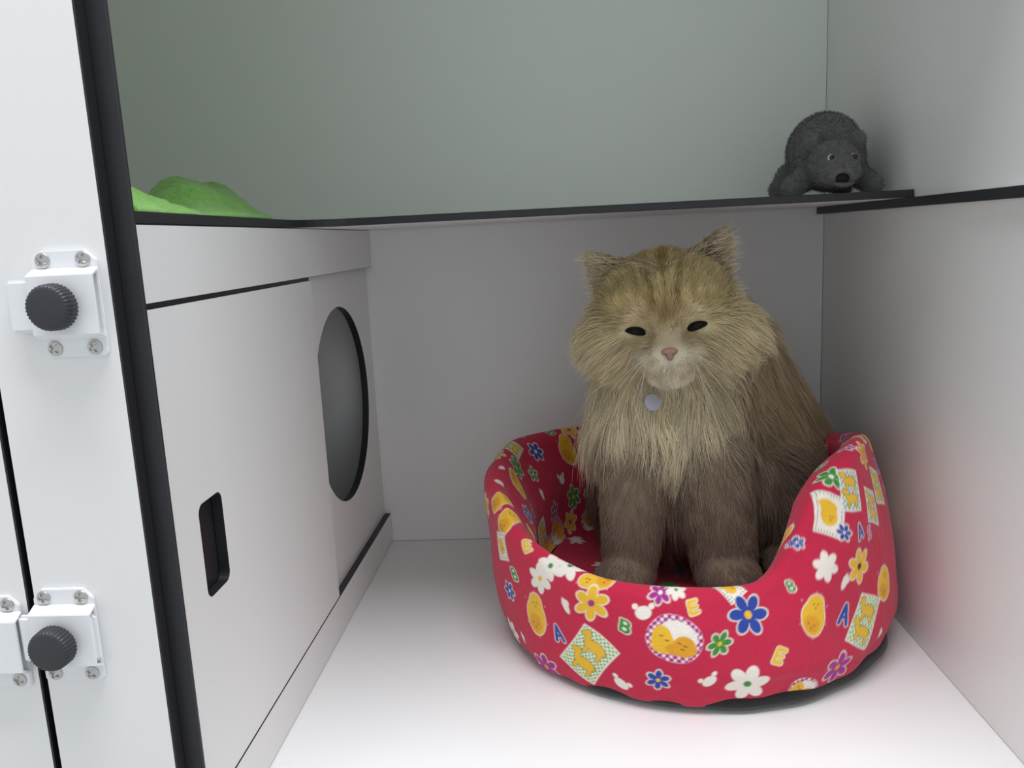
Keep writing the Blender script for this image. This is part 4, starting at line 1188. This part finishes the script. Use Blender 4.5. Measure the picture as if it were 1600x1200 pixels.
    for k, (ex, ey, ez) in enumerate(EYES):
        sgn = -1 if k == 0 else 1
        bm = bmesh.new()
        bmesh.ops.create_uvsphere(bm, u_segments=24, v_segments=14, radius=1.0)
        for vv in bm.verts:
            x, y, z = vv.co
            z2 = z * (0.0040 - 0.0008 * (x * sgn)) + 0.0014 * x * sgn * 1.3 - 0.0010 * x * x
            c = np.array([ex + x * 0.0098, ey + 0.0028 + y * 0.0060 + 0.0020 * x * x, ez + z2])
            vv.co = Vector(from_head(c) - base)
        link('eye', bm_to_mesh('eye', bm, [m_eye], True), e)
    m_nose = material('pink_nose', (0.31, 0.175, 0.14), 0.55, bump=0.3, bump_scale=1500)

    def nose_fn(p):
        x, y, z = p[:, 0], p[:, 1], p[:, 2]
        d = sd_ell(p, (0, 0, 0.0012), (0.0075, 0.0050, 0.0036))
        d = smin(d, sd_ell(p, (0, -0.0004, -0.0028), (0.0034, 0.0042, 0.0042)), 0.002)
        for sg in (-1, 1):
            d = np.maximum(d, -sd_ell(p, (sg * 0.0042, -0.0042, -0.0006), (0.0022, 0.0022, 0.0011)))
        return d
    nv, nq = surface_nets(nose_fn, (-0.01, -0.008, -0.009), (0.01, 0.008, 0.007), 0.0005)
    link('nose', np_mesh('nose', from_head(nv + np.array([0, -0.0640, -0.0285])) - base, nq, [m_nose]), e)

    m_wh = material('white_whisker', (0.85, 0.83, 0.76), 0.4)
    for k in range(12):
        sg = -1 if k < 6 else 1
        r = k % 6
        p0 = np.array([sg * (0.018 + 0.002 * (r % 3)), -0.060, -0.031 - 0.0035 * (r // 2)])
        ln = 0.050 + 0.010 * rng.random()
        d = np.array([sg * (0.75 - 0.10 * r), -0.28 + 0.05 * r, -0.28 - 0.14 * r]); d /= np.linalg.norm(d)
        rings = []
        ax = np.cross(d, [0.0, 0.0, 1.0]); ax /= np.linalg.norm(ax)
        ay = np.cross(d, ax)
        for i in range(10):
            t = i / 9
            c = p0 + d * ln * t + np.array([0, 0.006, -0.020]) * t * t
            rw = 0.00015 * (1.0 - 0.7 * t)
            rings += [from_head(c + rw * (ax * math.cos(g) + ay * math.sin(g))) - base for g in (0, math.pi / 2, math.pi, 1.5 * math.pi)]
        fw = [(4 * i + g, 4 * i + (g + 1) % 4, 4 * i + 4 + (g + 1) % 4, 4 * i + 4 + g) for i in range(9) for g in range(4)]
        link('whisker', mesh_from('whisker', rings, fw + [(3, 2, 1, 0), (36, 37, 38, 39)], [m_wh], True), e)
    m_tag = material('pale_metal_tag', (0.36, 0.35, 0.43), 0.4, metallic=0.3)
    bm = bmesh.new()
    bmesh.ops.create_cone(bm, cap_ends=True, segments=32, radius1=0.0080, radius2=0.0080, depth=0.0018)
    bmesh.ops.bevel(bm, geom=[x for x in bm.edges if len(x.link_faces) == 2 and x.calc_face_angle() > 1], offset=0.0004, segments=2, affect='EDGES')
    t = link('name_tag', bm_to_mesh('name_tag', bm, [m_tag]), e)
    t.location = Vector(np.array([0.0800, 0.7400, 0.2470]) - base)
    t.rotation_euler = (math.radians(66), math.radians(16), math.radians(12))
    tag(t, 'pale round metal name tag')
    return e


make_cat()


# ------------------------------------------------------------------ grey plush toy on the shelf
def plush_toy():
    base = np.array([0.275, 0.86, SH_T])
    S = lambda *a: np.array(a)
    hd = S(0.2690, 0.832, 0.4580)

    def body_fn(p):
        d = sd_ell(p, (0.277, 0.893, 0.4760), (0.0335, 0.056, 0.0375))
        d = smin(d, sd_ell(p, (0.276, 0.862, 0.4640), (0.031, 0.030, 0.030)), 0.012)
        d = smin(d, sd_ell(p, hd, (0.0245, 0.026, 0.0235)), 0.006)
        d = smin(d, sd_ell(p, hd + S(0.000, -0.018, -0.008), (0.0190, 0.014, 0.0140)), 0.006)
        for a, b, ra, rb in (((0.256, 0.862, 0.452), (0.229, 0.835, 0.4375), 0.014, 0.0095), ((0.297, 0.862, 0.452), (0.309, 0.838, 0.4370), 0.013, 0.0090),
                             ((0.252, 0.925, 0.452), (0.240, 0.925, 0.4385), 0.015, 0.0100), ((0.300, 0.925, 0.452), (0.308, 0.925, 0.4385), 0.014, 0.0100)):
            d = smin(d, sd_cap(p, a, b, ra, rb), 0.006)
        for sg in (-1, 1):
            d = smin(d, sd_ell(p, hd + S(sg * 0.0215 + 0.002, 0.004, 0.0225), (0.0085, 0.0045, 0.0090)), 0.002)
        d = smin(d, sd_cap(p, (0.277, 0.945, 0.470), (0.272, 0.972, 0.445), 0.008, 0.003), 0.006)
        d = -smin(-d, sd_ell(p, hd + S(0.0, -0.033, -0.0150), (0.0085, 0.012, 0.0060)), 0.002)
        return d + 0.0005 * np.sin(p[:, 1] * 260 + 20 * p[:, 0]) * (p[:, 1] > 0.845)
    v, q = surface_nets(body_fn, (0.205, 0.79, 0.4290), (0.328, 0.99, 0.525), 0.0019)
    v[:, 2] = np.maximum(v[:, 2], SH_T + 0.0003)
    e = empty('plush_toy', tuple(base))
    tag(e, 'small grey plush animal with an open mouth standing on the shelf corner', 'toy')
    m = material('grey_plush', (0.13, 0.13, 0.125), 0.95, bump=0.8, bump_scale=900, vary=0.25, vary_scale=220, sheen=0.3)
    link('body', np_mesh('body', v - base, q, [m]), e)
    # short pile
    tri = np.concatenate([q[:, [0, 1, 2]], q[:, [0, 2, 3]]])
    A, B, C = v[tri[:, 0]], v[tri[:, 1]], v[tri[:, 2]]
    area = 0.5 * np.linalg.norm(np.cross(B - A, C - A), axis=1)
    NS = 22000
    pick = rng.choice(len(tri), NS, p=area / area.sum())
    a, b = rng.random(NS), rng.random(NS)
    f = a + b > 1
    a[f], b[f] = 1 - a[f], 1 - b[f]
    P = A[pick] + a[:, None] * (B - A)[pick] + b[:, None] * (C - A)[pick]
    mouth = np.linalg.norm((P - (hd + S(0, -0.030, -0.0150))) / S(1.2, 2, 1), axis=1)
    P = P[(mouth > 0.0085) & (P[:, 2] > SH_T + 0.002)]
    Nn = sdf_normals(body_fn, P)
    s = np.linspace(0, 1, 3)[None, :, None]
    d = Nn + 0.55 * rng.standard_normal(P.shape)
    pts = P[:, None, :] + 0.0016 * d[:, None, :] * s
    pts[..., 2] = np.maximum(pts[..., 2], SH_T + 0.0003)
    col = np.array([0.15, 0.15, 0.145]) * rng.uniform(0.6, 1.35, (len(P), 1))
    pile = hair_object('pile', pts - base, np.array([0.00016, 0.00013, 0.00004]), col, attr_material('plush_pile', 0.9, 0.1), e)
    tag(pile, kind='stuff')
    m_ring = material('pale_eye_ring', (0.42, 0.42, 0.42), 0.4)
    m_pup = material('black_pupil', (0.008, 0.008, 0.008), 0.2)
    for sg in (-1, 1):
        c = hd + S(sg * 0.0105, -0.0232, 0.0045)
        bm = bmesh.new()
        bmesh.ops.create_uvsphere(bm, u_segments=20, v_segments=12, radius=0.0034)
        for vv in bm.verts: vv.co = Vector((vv.co.x, vv.co.y * 0.6, vv.co.z)) + Vector(c - base)
        o = link('eye', bm_to_mesh('eye', bm, [m_ring], True), e)
        bm = bmesh.new()
        bmesh.ops.create_uvsphere(bm, u_segments=16, v_segments=10, radius=0.0025)
        for vv in bm.verts: vv.co = Vector((vv.co.x, vv.co.y * 0.7, vv.co.z)) + Vector(c - base + S(0.0006, -0.0013, 0))
        link('pupil', bm_to_mesh('pupil', bm, [m_pup], True), o)
    bm = bmesh.new()
    bmesh.ops.create_uvsphere(bm, u_segments=20, v_segments=12, radius=1)
    for vv in bm.verts: vv.co = Vector((vv.co.x * 0.0080, vv.co.y * 0.0040, vv.co.z * 0.0055)) + Vector(hd + S(0, -0.0235, -0.0150) - base)
    link('mouth', bm_to_mesh('mouth', bm, [material('dark_mouth', (0.006, 0.005, 0.006), 0.8)], True), e)
    bm = bmesh.new()
    bmesh.ops.create_uvsphere(bm, u_segments=20, v_segments=12, radius=1)
    for vv in bm.verts: vv.co = Vector((vv.co.x * 0.0105, vv.co.y * 0.0050, vv.co.z * 0.0026 + 0.0022 * vv.co.x ** 2)) + Vector(hd + S(0, -0.0285, -0.0215) - base)
    link('lip', bm_to_mesh('lip', bm, [material('dull_pink_lip', (0.12, 0.09, 0.095), 0.8)], True), e)


plush_toy()
